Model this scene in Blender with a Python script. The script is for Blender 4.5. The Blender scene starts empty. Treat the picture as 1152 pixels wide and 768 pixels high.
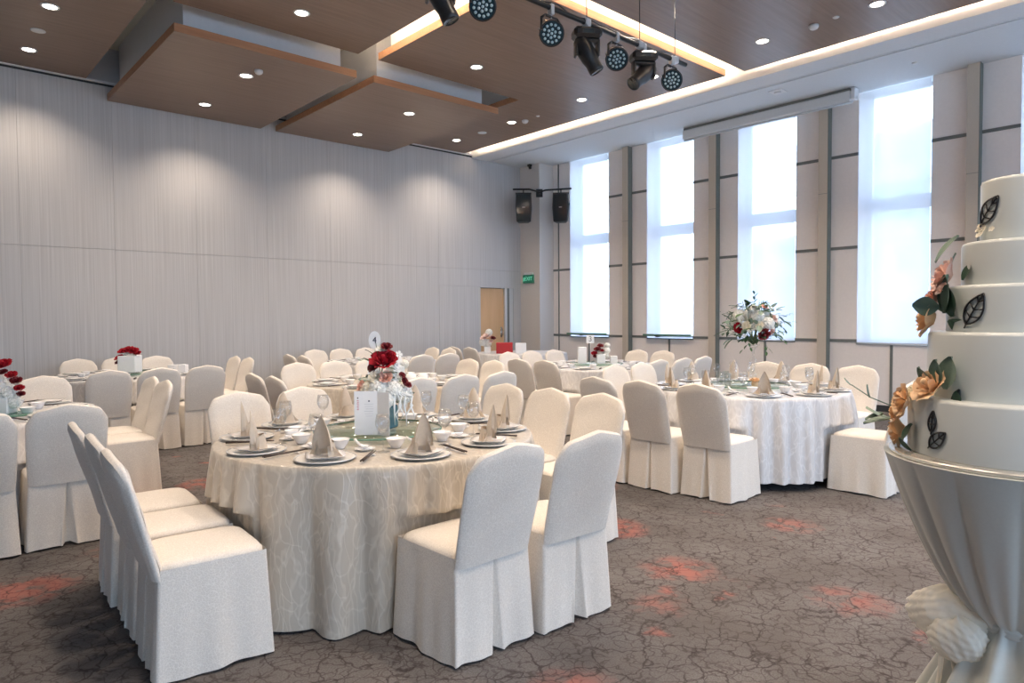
import bpy, math, random
from mathutils import Vector, Matrix
from math import sin, cos, pi, radians as RD, hypot, atan2, sqrt
random.seed(7)
SC = bpy.context.scene
COL = SC.collection
H = 1.40          # eye height
CEIL = 4.66       # white perimeter ceiling
WOODZ = 4.72
XW = 10.62        # window wall
YL = 11.0         # grey panel wall

# ------------------------------------------------------------------ helpers
def mesh(name, verts, faces, mats, parent=None, smooth=True, fm=None, loc=None):
    me = bpy.data.meshes.new(name)
    me.from_pydata([tuple(v) for v in verts], [], faces)
    if not isinstance(mats, (list, tuple)): mats = [mats]
    for m in mats: me.materials.append(m)
    if fm:
        for i, p in enumerate(me.polygons): p.material_index = fm[i]
    if smooth:
        for p in me.polygons: p.use_smooth = True
    me.update()
    o = bpy.data.objects.new(name, me)
    COL.objects.link(o)
    if parent is not None: o.parent = parent
    if loc is not None: o.location = loc
    return o

def empty(name, loc, rz=0.0):
    o = bpy.data.objects.new(name, None)
    o.empty_display_size = .1
    COL.objects.link(o); o.location = loc; o.rotation_euler = (0, 0, rz)
    return o

def tag(o, label=None, cat=None, group=None, kind=None):
    if label: o['label'] = label
    if cat: o['category'] = cat
    if group: o['group'] = group
    if kind: o['kind'] = kind
    return o

def copy_tree(o, parent=None):
    c = o.copy(); COL.objects.link(c); c.parent = parent
    for ch in list(o.children): copy_tree(ch, c)
    return c

class MB:
    """collects vertices and faces for one mesh"""
    def __init__(s): s.v = []; s.f = []; s.m = []
    def add(s, vs, fs, mi=0, M=None):
        b = len(s.v)
        for v in vs:
            v = Vector(v)
            if M is not None: v = M @ v
            s.v.append(tuple(v))
        for f in fs: s.f.append(tuple(i + b for i in f)); s.m.append(mi)
        return s
    def box(s, x0, x1, y0, y1, z0, z1, mi=0, M=None, bev=0.0):
        if bev <= 0:
            vs = [(x0,y0,z0),(x1,y0,z0),(x1,y1,z0),(x0,y1,z0),(x0,y0,z1),(x1,y0,z1),(x1,y1,z1),(x0,y1,z1)]
            fs = [(0,3,2,1),(4,5,6,7),(0,1,5,4),(1,2,6,5),(2,3,7,6),(3,0,4,7)]
            return s.add(vs, fs, mi, M)
        b = bev; rings = []
        def ring(i, z): 
            return [(x0+i,y0+b,z),(x0+b,y0+i,z),(x1-b,y0+i,z),(x1-i,y0+b,z),(x1-i,y1-b,z),(x1-b,y1-i,z),(x0+b,y1-i,z),(x0+i,y1-b,z)]
        R = [[(x0+b,y0+b,z0),(x0+b,y0+b,z0),(x1-b,y0+b,z0),(x1-b,y0+b,z0),(x1-b,y1-b,z0),(x1-b,y1-b,z0),(x0+b,y1-b,z0),(x0+b,y1-b,z0)],
             ring(0, z0+b), ring(0, z1-b),
             [(x0+b,y0+b,z1),(x0+b,y0+b,z1),(x1-b,y0+b,z1),(x1-b,y0+b,z1),(x1-b,y1-b,z1),(x1-b,y1-b,z1),(x0+b,y1-b,z1),(x0+b,y1-b,z1)]]
        vs = [p for r in R for p in r]; fs = []
        for k in range(3):
            for i in range(8):
                j = (i+1) % 8; fs.append((k*8+i, k*8+j, (k+1)*8+j, (k+1)*8+i))
        fs.append(tuple(range(7, -1, -1))); fs.append(tuple(range(24, 32)))
        return s.add(vs, fs, mi, M)
    def lathe(s, prof, n=32, mi=0, M=None, cap0=True, cap1=True):
        vs = []; fs = []
        for r, z in prof:
            for i in range(n): a = 2*pi*i/n; vs.append((r*cos(a), r*sin(a), z))
        for k in range(len(prof)-1):
            for i in range(n):
                j = (i+1) % n; fs.append((k*n+i, k*n+j, (k+1)*n+j, (k+1)*n+i))
        if cap0: fs.append(tuple(range(n-1, -1, -1)))
        if cap1: fs.append(tuple(range((len(prof)-1)*n, len(prof)*n)))
        return s.add(vs, fs, mi, M)
    def tube(s, pts, r, n=8, mi=0, M=None, caps=True):
        pts = [Vector(p) for p in pts]; vs = []; fs = []
        rr = r if isinstance(r, (list, tuple)) else [r]*len(pts)
        up = Vector((0,0,1))
        for k, p in enumerate(pts):
            t = (pts[min(k+1,len(pts)-1)] - pts[max(k-1,0)]).normalized()
            a = t.cross(up)
            if a.length < 1e-3: a = t.cross(Vector((0,1,0)))
            a.normalize(); b = a.cross(t).normalized(); up = b if abs(t.z) > .9 else up
            for i in range(n):
                w = 2*pi*i/n; vs.append(tuple(p + a*cos(w)*rr[k] + b*sin(w)*rr[k]))
        for k in range(len(pts)-1):
            for i in range(n):
                j = (i+1) % n; fs.append((k*n+i, k*n+j, (k+1)*n+j, (k+1)*n+i))
        if caps:
            fs.append(tuple(range(n-1,-1,-1))); fs.append(tuple(range((len(pts)-1)*n, len(pts)*n)))
        return s.add(vs, fs, mi, M)
    def grid(s, fn, nu, nv, mi=0, M=None, closed_u=False):
        vs = []; fs = []
        cu = nu if closed_u else nu+1
        for j in range(nv+1):
            for i in range(cu): vs.append(fn(i/nu, j/nv))
        for j in range(nv):
            for i in range(nu):
                i2 = (i+1) % cu; fs.append((j*cu+i, j*cu+i2, (j+1)*cu+i2, (j+1)*cu+i))
        return s.add(vs, fs, mi, M)
    def build(s, name, mats, parent=None, smooth=True, loc=None):
        return mesh(name, s.v, s.f, mats, parent, smooth, s.m, loc)

def solidify(o, t, off=0.0):
    m = o.modifiers.new('thick', 'SOLIDIFY'); m.thickness = t; m.offset = off
def bevel(o, w=.004, seg=2):
    m = o.modifiers.new('bev', 'BEVEL'); m.width = w; m.segments = seg; m.limit_method = 'ANGLE'
def subsurf(o, l=1):
    m = o.modifiers.new('sub', 'SUBSURF'); m.levels = l; m.render_levels = l

# ------------------------------------------------------------------ materials
def newmat(name):
    m = bpy.data.materials.new(name); m.use_nodes = True
    nt = m.node_tree; b = nt.nodes['Principled BSDF']
    return m, nt, b
def N(nt, t, **kw):
    n = nt.nodes.new(t)
    for k, v in kw.items():
        if k in n.inputs.keys(): n.inputs[k].default_value = v
        else: setattr(n, k, v)
    return n
def L(nt, a, b): nt.links.new(a, b)
def mix(nt, fac, c1, c2, bt='MIX'):
    n = nt.nodes.new('ShaderNodeMix'); n.data_type = 'RGBA'; n.blend_type = bt
    for inp, v in ((n.inputs[0], fac), (n.inputs[6], c1), (n.inputs[7], c2)):
        if hasattr(v, 'is_linked') or hasattr(v, 'links'): nt.links.new(v, inp)
        elif isinstance(v, (int, float)): inp.default_value = v
        else: inp.default_value = (*v[:3], 1)
    return n.outputs[2]
def ramp(nt, src, stops):
    n = nt.nodes.new('ShaderNodeValToRGB'); e = n.color_ramp.elements
    while len(e) < len(stops): e.new(.5)
    for i, (p, c) in enumerate(stops):
        e[i].position = p; e[i].color = (*c, 1) if isinstance(c, (tuple, list)) else (c, c, c, 1)
    nt.links.new(src, n.inputs[0]); return n.outputs[0]
def coord(nt, scale=(1,1,1), kind='Object'):
    tc = nt.nodes.new('ShaderNodeTexCoord'); mp = nt.nodes.new('ShaderNodeMapping')
    mp.inputs['Scale'].default_value = scale
    nt.links.new(tc.outputs[kind], mp.inputs[0]); return mp.outputs[0]
def bump(nt, b, src, strength=.3, dist=.002):
    n = nt.nodes.new('ShaderNodeBump'); n.inputs['Strength'].default_value = strength
    n.inputs['Distance'].default_value = dist
    nt.links.new(src, n.inputs['Height']); nt.links.new(n.outputs[0], b.inputs['Normal']); return n
def plain(name, c, rough=.5, metal=0, spec=None, noise=0.0, ns=30, **kw):
    m, nt, b = newmat(name)
    b.inputs['Base Color'].default_value = (*c, 1); b.inputs['Roughness'].default_value = rough
    b.inputs['Metallic'].default_value = metal
    if spec is not None: b.inputs['Specular IOR Level'].default_value = spec
    co = coord(nt)
    nz = N(nt, 'ShaderNodeTexNoise', Scale=ns, Detail=3.0); L(nt, co, nz.inputs[0])
    d = max(noise, .04)
    L(nt, mix(nt, nz.outputs[0], tuple(x*(1-d) for x in c), tuple(min(1, x*(1+d)) for x in c)), b.inputs['Base Color'])
    for k, v in kw.items(): b.inputs[k.replace('_', ' ')].default_value = v
    return m
def emis(name, c, s):
    m, nt, b = newmat(name)
    b.inputs['Base Color'].default_value = (*c, 1)
    b.inputs['Emission Color'].default_value = (*c, 1); b.inputs['Emission Strength'].default_value = s
    return m

def mat_chair():
    m, nt, b = newmat('ivory_damask')
    co = coord(nt)
    v = N(nt, 'ShaderNodeTexVoronoi', Scale=92.0, feature='DISTANCE_TO_EDGE')
    nz = N(nt, 'ShaderNodeTexNoise', Scale=22.0, Detail=4.0)
    L(nt, co, nz.inputs[0])
    w = mix(nt, .05, co, nz.outputs[1])
    L(nt, w, v.inputs[0])
    r = ramp(nt, v.outputs['Distance'], [(.02, 0.0), (.12, 1.0)])
    c = mix(nt, r, (.82, .77, .70), (.72, .67, .605))
    L(nt, c, b.inputs['Base Color'])
    L(nt, ramp(nt, r, [(0, .38), (1, .65)]), b.inputs['Roughness'])
    b.inputs['Sheen Weight'].default_value = .25
    b.inputs['Specular IOR Level'].default_value = .35
    nz2 = N(nt, 'ShaderNodeTexNoise', Scale=5.0, Detail=2.0); L(nt, co, nz2.inputs[0])
    s = mix(nt, .55, nz2.outputs[0], r)
    bump(nt, b, s, .35, .003)
    return m
def mat_cloth(name, c1, c2, rough=.42):
    m, nt, b = newmat(name)
    co = coord(nt, (1, 1, .45))
    nz = N(nt, 'ShaderNodeTexNoise', Scale=7.0, Detail=2.0); L(nt, co, nz.inputs[0])
    w = mix(nt, .22, co, nz.outputs[1])
    v = N(nt, 'ShaderNodeTexVoronoi', Scale=16.0, feature='DISTANCE_TO_EDGE'); L(nt, w, v.inputs[0])
    wv = N(nt, 'ShaderNodeTexWave', Scale=9.0, Distortion=14.0, Detail=2.0); wv.inputs['Detail Scale'].default_value = 1.2
    L(nt, co, wv.inputs[0])
    r = ramp(nt, v.outputs['Distance'], [(.0, 1.0), (.08, 0.0)])
    h = mix(nt, .5, r, ramp(nt, wv.outputs[1], [(.72, 0.0), (1, 1.0)]))
    L(nt, mix(nt, h, c1, c2), b.inputs['Base Color'])
    b.inputs['Roughness'].default_value = rough; b.inputs['Specular IOR Level'].default_value = .6
    b.inputs['Sheen Weight'].default_value = .15
    bump(nt, b, h, .30, .004)
    return m
def mat_carpet():
    m, nt, b = newmat('carpet')
    co = coord(nt)
    nz = N(nt, 'ShaderNodeTexNoise', Scale=5.0, Detail=5.0); L(nt, co, nz.inputs[0])
    w = mix(nt, .20, co, nz.outputs[1])
    v = N(nt, 'ShaderNodeTexVoronoi', Scale=6.5, feature='DISTANCE_TO_EDGE'); L(nt, w, v.inputs[0])
    nzb = N(nt, 'ShaderNodeTexNoise', Scale=11.0, Detail=2.0); L(nt, co, nzb.inputs[0])
    w2 = mix(nt, .12, co, nzb.outputs[1])
    v2 = N(nt, 'ShaderNodeTexVoronoi', Scale=17.0, feature='DISTANCE_TO_EDGE'); L(nt, w2, v2.inputs[0])
    l1 = ramp(nt, v.outputs['Distance'], [(.006, 1.0), (.034, 0.0)])
    l2 = ramp(nt, v2.outputs['Distance'], [(.01, 1.0), (.075, 0.0)])
    l2 = mix(nt, 1.0, l2, ramp(nt, nzb.outputs[0], [(.32, 0.0), (.46, 1.0)]), 'MULTIPLY')
    l1 = mix(nt, 1.0, l1, ramp(nt, nz.outputs[0], [(.34, .25), (.50, 1.0)]), 'MULTIPLY')
    big = N(nt, 'ShaderNodeTexNoise', Scale=2.0, Detail=3.0); L(nt, co, big.inputs[0])
    base = mix(nt, ramp(nt, big.outputs[0], [(.35, 0.0), (.65, 1.0)]), (.128, .119, .116), (.178, .170, .171))
    tuft = N(nt, 'ShaderNodeTexNoise', Scale=140.0, Detail=2.0); L(nt, co, tuft.inputs[0])
    base = mix(nt, ramp(nt, tuft.outputs[0], [(.35, 0.0), (.65, .6)]), base, (.095, .083, .08))
    # coral flower patches
    nzf = N(nt, 'ShaderNodeTexNoise', Scale=9.0, Detail=4.0); L(nt, co, nzf.inputs[0])
    wf = mix(nt, .14, co, nzf.outputs[1])
    f = N(nt, 'ShaderNodeTexVoronoi', Scale=1.55); L(nt, wf, f.inputs[0])
    blob = ramp(nt, f.outputs['Distance'], [(.20, 1.0), (.36, 0.0)])
    sep = N(nt, 'ShaderNodeSeparateColor'); L(nt, f.outputs['Color'], sep.inputs[0])
    pick = ramp(nt, sep.outputs[0], [(.18, 0.0), (.22, 1.0)])
    mot = ramp(nt, nzf.outputs[0], [(.40, .12), (.52, .95)])
    fac = mix(nt, 1.0, mix(nt, 1.0, blob, pick, 'MULTIPLY'), mot, 'MULTIPLY')
    f2 = N(nt, 'ShaderNodeTexVoronoi', Scale=4.3); L(nt, wf, f2.inputs[0])
    sep2 = N(nt, 'ShaderNodeSeparateColor'); L(nt, f2.outputs['Color'], sep2.inputs[0])
    fac2 = mix(nt, 1.0, mix(nt, 1.0, ramp(nt, f2.outputs['Distance'], [(.14, 1.0), (.3, 0.0)]), ramp(nt, sep2.outputs[1], [(.78, 0.0), (.82, 1.0)]), 'MULTIPLY'), mot, 'MULTIPLY')
    fac = mix(nt, 1.0, fac, fac2, 'LIGHTEN')
    petals = mix(nt, l2, (.29, .125, .108), (.19, .075, .068))
    c = mix(nt, mix(nt, 1.0, l2, (.72, .72, .72), 'MULTIPLY'), base, (.062, .052, .05))
    c = mix(nt, fac, c, petals)
    c = mix(nt, mix(nt, 1.0, l1, (.75, .75, .75), 'MULTIPLY'), c, (.048, .038, .039))
    L(nt, c, b.inputs['Base Color'])
    b.inputs['Roughness'].default_value = .95; b.inputs['Specular IOR Level'].default_value = .1
    bump(nt, b, tuft.outputs[0], .4, .004)
    return m
def mat_wallfabric():
    m, nt, b = newmat('grey_wall_fabric')
    co = coord(nt, (60, 60, .6))
    nz = N(nt, 'ShaderNodeTexNoise', Scale=1.0, Detail=3.0); L(nt, co, nz.inputs[0])
    co2 = coord(nt, (9, 9, .25))
    n2 = N(nt, 'ShaderNodeTexNoise', Scale=1.0, Detail=2.0); L(nt, co2, n2.inputs[0])
    c = mix(nt, ramp(nt, nz.outputs[0], [(.3, 0.0), (.7, 1.0)]), (.46, .46, .465), (.59, .59, .595))
    c = mix(nt, ramp(nt, n2.outputs[0], [(.35, 0.0), (.65, .35)]), c, (.54, .54, .545))
    L(nt, c, b.inputs['Base Color']); b.inputs['Roughness'].default_value = .8
    bump(nt, b, nz.outputs[0], .25, .003)
    return m
def mat_wood(name, c1, c2, scale=(1.2, 26, 26), rough=.38):
    m, nt, b = newmat(name)
    co = coord(nt, scale)
    nz = N(nt, 'ShaderNodeTexNoise', Scale=1.0, Detail=5.0, Distortion=.6); L(nt, co, nz.inputs[0])
    L(nt, mix(nt, ramp(nt, nz.outputs[0], [(.3, 0.0), (.7, 1.0)]), c1, c2), b.inputs['Base Color'])
    b.inputs['Roughness'].default_value = rough; b.inputs['Specular IOR Level'].default_value = .4
    return m
def mat_blind():
    m, nt, b = newmat('sheer_roller_blind')
    nt.nodes.remove(b)
    out = nt.nodes['Material Output']
    co = coord(nt, (1, 400, 400))
    nz = N(nt, 'ShaderNodeTexNoise', Scale=1.0, Detail=1.0); L(nt, co, nz.inputs[0])
    col = mix(nt, nz.outputs[0], (.84, .83, .84), (.92, .91, .92))
    tl = N(nt, 'ShaderNodeBsdfTranslucent'); L(nt, col, tl.inputs[0])
    df = N(nt, 'ShaderNodeBsdfDiffuse'); L(nt, col, df.inputs[0])
    tr = N(nt, 'ShaderNodeBsdfTransparent'); tr.inputs[0].default_value = (1, 1, 1, 1)
    m1 = N(nt, 'ShaderNodeMixShader'); m1.inputs[0].default_value = .5
    L(nt, tl.outputs[0], m1.inputs[1]); L(nt, df.outputs[0], m1.inputs[2])
    rf = N(nt, 'ShaderNodeBsdfRefraction'); rf.inputs['IOR'].default_value = 1.02; rf.inputs['Roughness'].default_value = .42; L(nt, col, rf.inputs[0])
    m3 = N(nt, 'ShaderNodeMixShader'); m3.inputs[0].default_value = .55
    L(nt, tr.outputs[0], m3.inputs[1]); L(nt, rf.outputs[0], m3.inputs[2])
    m2 = N(nt, 'ShaderNodeMixShader'); m2.inputs[0].default_value = .46
    L(nt, m1.outputs[0], m2.inputs[1]); L(nt, m3.outputs[0], m2.inputs[2])
    L(nt, m2.outputs[0], out.inputs[0])
    return m
def mat_glass(name, tint=(1,1,1), gloss=.12, rough=.02):
    m, nt, b = newmat(name)
    nt.nodes.remove(b); out = nt.nodes['Material Output']
    tr = N(nt, 'ShaderNodeBsdfTransparent'); tr.inputs[0].default_value = (*tint, 1)
    gl = N(nt, 'ShaderNodeBsdfGlossy'); gl.inputs['Roughness'].default_value = rough
    lw = N(nt, 'ShaderNodeLayerWeight'); lw.inputs[0].default_value = .35
    mth = nt.nodes.new('ShaderNodeMath'); mth.operation = 'MULTIPLY_ADD'
    L(nt, lw.outputs['Fresnel'], mth.inputs[0]); mth.inputs[1].default_value = .30; mth.inputs[2].default_value = gloss
    ms = N(nt, 'ShaderNodeMixShader'); L(nt, mth.outputs[0], ms.inputs[0])
    L(nt, tr.outputs[0], ms.inputs[1]); L(nt, gl.outputs[0], ms.inputs[2]); L(nt, ms.outputs[0], out.inputs[0])
    return m
def mat_tulle():
    m, nt, b = newmat('cream_tulle')
    nt.nodes.remove(b); out = nt.nodes['Material Output']
    co = coord(nt, (1,1,1)); nz = N(nt, 'ShaderNodeTexNoise', Scale=40.0, Detail=2.0); L(nt, co, nz.inputs[0])
    col = mix(nt, nz.outputs[0], (.92, .87, .76), (.97, .94, .86))
    tl = N(nt, 'ShaderNodeBsdfTranslucent'); L(nt, col, tl.inputs[0])
    df = N(nt, 'ShaderNodeBsdfDiffuse'); L(nt, col, df.inputs[0])
    tr = N(nt, 'ShaderNodeBsdfTransparent')
    m1 = N(nt, 'ShaderNodeMixShader'); m1.inputs[0].default_value = .65
    L(nt, tl.outputs[0], m1.inputs[1]); L(nt, df.outputs[0], m1.inputs[2])
    m2 = N(nt, 'ShaderNodeMixShader'); m2.inputs[0].default_value = .18
    L(nt, m1.outputs[0], m2.inputs[1]); L(nt, tr.outputs[0], m2.inputs[2]); L(nt, m2.outputs[0], out.inputs[0])
    return m

M = {}
M['chair'] = mat_chair()
M['cloth'] = mat_cloth('champagne_brocade', (.50, .45, .38), (.64, .59, .51), .30)
M['cloth_white'] = mat_cloth('white_brocade', (.60, .60, .61), (.74, .74, .75), .36)
M['carpet'] = mat_carpet()
M['wallfab'] = mat_wallfabric()
M['seam'] = plain('wall_seam', (.50, .50, .51), .8)
M['dark'] = plain('dark_gap', (.03, .035, .04), .7)
M['white'] = plain('white_paint', (.74, .75, .76), .75)
M['perim'] = plain('perimeter_ceiling_paint', (.66, .69, .71), .8)
M['plenum'] = plain('plenum_paint', (.62, .62, .56), .85)
M['woodc'] = mat_wood('ceiling_veneer', (.20, .135, .098), (.25, .175, .13))
M['wooded'] = mat_wood('ceiling_veneer_edge', (.40, .20, .11), (.50, .27, .15))
M['panel'] = plain('window_wall_panel', (.89, .84, .81), .75)
M['rail'] = plain('grey_green_metal_rail', (.17, .185, .18), .5)
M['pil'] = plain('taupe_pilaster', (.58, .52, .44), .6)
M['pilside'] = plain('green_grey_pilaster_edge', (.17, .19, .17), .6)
M['column'] = plain('column_paint', (.66, .63, .60), .7)
M['maple'] = mat_wood('maple_door', (.62, .38, .19), (.72, .46, .25), (8, 8, .7), .5)
M['alu'] = plain('aluminium', (.66, .68, .70), .35, .35)
M['steel'] = plain('polished_steel', (.75, .75, .74), .18, 1)
M['blind'] = mat_blind()
M['glass'] = mat_glass('window_glass')
M['crystal'] = mat_glass('clear_glassware', (.985, .99, .995), .04, .08)
M['green_glass'] = mat_glass('turntable_glass', (.93, .975, .93), .05)
M['green_edge'] = plain('glass_green_edge', (.14, .28, .21), .2)
M['porcelain'] = plain('white_porcelain', (.86, .86, .87), .15)
M['silver'] = plain('silver_rim', (.74, .73, .70), .3, .15)
M['napkin'] = plain('champagne_napkin', (.56, .47, .37), .5, noise=.12, ns=60, Sheen_Weight=.3)
M['black'] = plain('black_plastic', (.012, .013, .015), .35)
M['blackm'] = plain('black_metal', (.02, .02, .02), .45, .3)
M['bronze'] = plain('warm_black_casing', (.035, .03, .026), .35)
M['stickm'] = plain('dark_wood_chopstick', (.045, .03, .025), .4)
M['lens'] = plain('spot_lens', (.02, .03, .035), .08, spec=.8)
M['leddot'] = plain('led_dot', (.45, .62, .68), .15)
M['ledface'] = plain('led_face', (.012, .04, .055), .25)
M['card'] = plain('white_card', (.84, .86, .88), .6)
M['cardred'] = plain('red_card', (.42, .02, .025), .5)
M['ink'] = plain('dark_ink', (.05, .05, .08), .6)
M['inkred'] = plain('red_ink', (.6, .2, .25), .6)
M['inkgrey'] = plain('grey_ink', (.5, .53, .58), .6)
M['exitg'] = emis('exit_green', (.01, .10, .06), .35)
M['exitl'] = emis('exit_letters', (.16, .62, .42), .5)
M['teal'] = plain('teal_glaze', (.05, .16, .20), .25)
M['rose_red'] = plain('red_rose_petal', (.36, .010, .022), .7, spec=.2, noise=.3, ns=40)
M['rose_dark'] = plain('burgundy_rose_petal', (.16, .006, .012), .55, noise=.3, ns=40)
M['rose_white'] = plain('white_petal', (.86, .86, .82), .75, spec=.1, noise=.04, ns=40)
M['rose_cream'] = plain('cream_petal', (.86, .80, .66), .75, spec=.1, noise=.06, ns=40)
M['rose_pink'] = plain('pink_petal', (.86, .60, .52), .6, noise=.1, ns=40)
M['rose_blush'] = plain('blush_petal', (.85, .66, .60), .6, noise=.1, ns=40)
M['rose_peach'] = plain('peach_petal', (.88, .62, .38), .6, noise=.12, ns=50)
M['rose_coral'] = plain('coral_petal', (.82, .48, .38), .6, noise=.12, ns=50)
M['leaf'] = plain('green_leaf', (.06, .13, .05), .5, noise=.3, ns=30)
M['leafd'] = plain('dark_green_leaf', (.03, .075, .045), .45, noise=.3, ns=30)
M['sage'] = plain('sage_leaf', (.20, .28, .22), .55, noise=.2, ns=30)
M['sage2'] = plain('deep_sage_leaf', (.12, .20, .16), .55, noise=.2, ns=30)
M['stem'] = plain('stem_green', (.08, .12, .05), .6)
M['icing'] = plain('white_icing', (.66, .69, .665), .35, noise=.03, ns=8, Subsurface_Weight=0.0)
M['foil'] = plain('cake_board_foil', (.70, .68, .62), .25, .7)
M['spandex'] = plain('ivory_stretch_cloth', (.56, .575, .53), .5, noise=.05, ns=120, Sheen_Weight=.2)
M['tulle'] = mat_tulle()
M['ribbon'] = plain('white_ribbon', (.80, .84, .86), .4)
M['downl'] = emis('downlight_lens', (1.0, .90, .76), 14)
M['ledstrip'] = emis('led_strip', (1.0, .80, .60), 85)
M['build'] = plain('outside_render', (.36, .40, .44), .8)
M['build2'] = plain('outside_window', (.14, .19, .23), .3)
M['shell'] = plain('rear_wall_paint', (.60, .58, .55), .8)

# ------------------------------------------------------------------ room shell
def st(o): o['kind'] = 'structure'; return o
XA, YA = -4.5, -6.5           # shell limits behind the camera
b = MB(); b.box(XA, XW+.3, YA, YL+.3, -.12, 0); st(b.build('floor', M['carpet'], smooth=False))
# grey acoustic panel wall
seams = [-4.5, -3.3, -2.15, -1.0, .12, 1.25, 2.35, 3.46, 4.56, 5.68, 6.84, 8.0]
b = MB(); g = .0012
b.box(XA, 9.06, YL+.02, YL+.16, 0, CEIL+.6, 1)
for i in range(len(seams)-1):
    x0, x1 = seams[i]+g, seams[i+1]-g
    b.box(x0, x1, YL, YL+.02, .0, 2.397); b.box(x0, x1, YL, YL+.02, 2.402, CEIL+.02)
b.box(8.0+g, 9.06, YL, YL+.02, 2.05, 2.40-g); b.box(8.0+g, 9.06, YL, YL+.02, 2.40+g, CEIL+.02)
b.box(9.06, 9.98, YL, YL+.16, 2.03, 2.40-g); b.box(9.06, 9.98, YL, YL+.16, 2.40+g, CEIL+.02)
b.box(9.98, 10.7, YL, YL+.16, 0, 2.40-g); b.box(9.98, 10.7, YL, YL+.16, 2.40+g, CEIL+.02)
st(b.build('wall_left', [M['wallfab'], M['seam']], smooth=False))
b = MB(); b.box(8.0+g, 9.055, YL-.004, YL+.02, .01, 2.045)
o = st(b.build('door_2', M['wallfab'], smooth=False))
# open doorway with maple leaf
b = MB(); b.box(9.065, 9.74, YL+.05, YL+.095, .01, 2.02)
d = st(b.build('door_1', M['maple'], smooth=False))
b = MB(); b.tube([(9.67, YL+.05, 1.02), (9.67, YL-.0, 1.02), (9.67, YL-.0, 1.16), (9.67, YL+.05, 1.16)], .009)
b.box(9.65, 9.69, YL+.044, YL+.05, .98, 1.20)
b.build('door_handle', M['steel'], d)
b = MB(); b.box(9.74, 9.80, YL+.0, YL+.12, 0, 2.03, 0); b.box(9.80, 9.86, YL-.004, YL+.12, 0, 2.03, 1); b.box(9.86, 9.98, YL+.01, YL+.12, 0, 2.03, 0)
b.box(9.06, 9.98, YL+.12, YL+.16, 0, 2.03, 2)
st(b.build('trim_1', [M['alu'], M['rail'], M['dark']], smooth=False))
# black track along top of the grey wall
b = MB(); b.box(XA, 10.2, YL-.012, YL+.02, CEIL+.02, CEIL+.045, 0); b.box(XA, 10.2, YL-.05, YL+.1, CEIL+.045, CEIL+.075, 1)
st(b.build('trim_2', [M['dark'], M['white']], smooth=False))
# corner column
b = MB(); b.box(10.2, XW+.02, 10.40, YL+.02, 0, CEIL, bev=0); st(b.build('wall_column', M['column'], smooth=False))

# window wall: bays between pilasters
PIL = [10.24+.06] + [8.34 - 1.91*k for k in range(9)]   # pilaster centres, first is the dark joint next to the column
PILV = [8.345, 6.455, 4.565, 2.628, .72, -1.19, -3.10, -5.01]
OPEN = [(8.86, 9.90), (6.91, 7.92), (5.04, 6.04), (3.14, 4.10), (1.20, 2.14), (-.72, .25), (-2.63, -1.66), (-4.54, -3.57)]
SILL, TH = 1.0, .30
RZ = [1.02, 2.41, 3.78]
b = MB()
edges = [10.40] + [v for o_ in OPEN for v in (o_[1], o_[0])] + [YA]
for i in range(0, len(edges), 2):
    y1, y0 = edges[i], edges[i+1]
    b.box(XW, XW+TH, y0, y1, SILL, CEIL+.02)
b.box(XW, XW+TH, YA, 10.40, 0, SILL)
# splayed head pieces above/below glass are open to the ceiling
wl = st(b.build('wall_right', M['panel'], smooth=False))
# dark rails and joints
b = MB()
for z in RZ:
    for i in range(0, len(edges), 2):
        b.box(XW-.012, XW+.01, edges[i+1]+.0, edges[i], z-.022, z+.022)
for a0, a1 in OPEN: b.box(XW-.010, XW+.004, a0, a1, .978, SILL-.0005)
for k, (a0, a1) in enumerate(OPEN):
    c_ = (a0+a1)/2; b.box(XW-.012, XW+.01, c_-.018, c_+.018, .10, .978)
b.box(XW-.015, XW+.01, 10.225, 10.25, 0, CEIL)
st(b.build('trim_3', M['rail'], smooth=False))
b = MB(); b.box(XW-.02, XW+.01, YA, 10.4, 0, .09); st(b.build('baseboard_right', M['dark'], smooth=False))
b = MB()
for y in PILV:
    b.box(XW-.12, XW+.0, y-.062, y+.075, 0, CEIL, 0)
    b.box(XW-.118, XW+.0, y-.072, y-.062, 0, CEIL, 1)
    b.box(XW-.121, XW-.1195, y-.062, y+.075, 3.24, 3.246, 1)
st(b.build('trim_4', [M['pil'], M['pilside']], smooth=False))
# windows: frame, panes with a transom, blind
for k, (a0, a1) in enumerate(OPEN):
    gx = XW+.27
    b = MB()
    b.box(gx, gx+.05, a0, a0+.045, SILL, CEIL); b.box(gx, gx+.05, a1-.10, a1, SILL, CEIL)
    b.box(gx, gx+.05, a0, a1, SILL, SILL+.05); b.box(gx, gx+.05, a0, a1, CEIL-.05, CEIL)
    b.box(gx-.03, gx+.06, a0, a1, 2.92, 3.12)
    w = st(b.build('window_%d' % (k+1), M['alu'], smooth=False))
    b = MB(); b.box(gx+.02, gx+.026, a0+.045, a1-.10, SILL+.05, 2.92); b.build('pane', M['glass'], w, smooth=False)
    b = MB(); b.box(gx+.02, gx+.026, a0+.045, a1-.10, 3.12, CEIL-.05); b.build('pane', M['glass'], w, smooth=False)
    if k <= 4:
        bt = [1.05, 1.05, 1.0, .975, .975][k]
        b = MB(); b.box(XW-.016, XW-.0145, a0+.012, a1-.004, bt, CEIL-.012)
        bl = b.build('roller_blind', M['blind'], smooth=False)
        pos = ['behind the table numbered 3, farthest from the camera', 'second from the column, above a teal sill bar',
               'behind the tall bouquet', 'with outside buildings showing through, left of the cake', 'cut by the right edge, above the cake'][k]
        tag(bl, 'sheer white roller blind on the window ' + pos, 'blind', 'sheer blinds on the tall windows')
        b = MB(); b.tube([(XW-.016, a0+.006, bt), (XW-.016, a1-.002, bt)], .011); b.build('hem_bar', M['alu'], bl)
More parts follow.
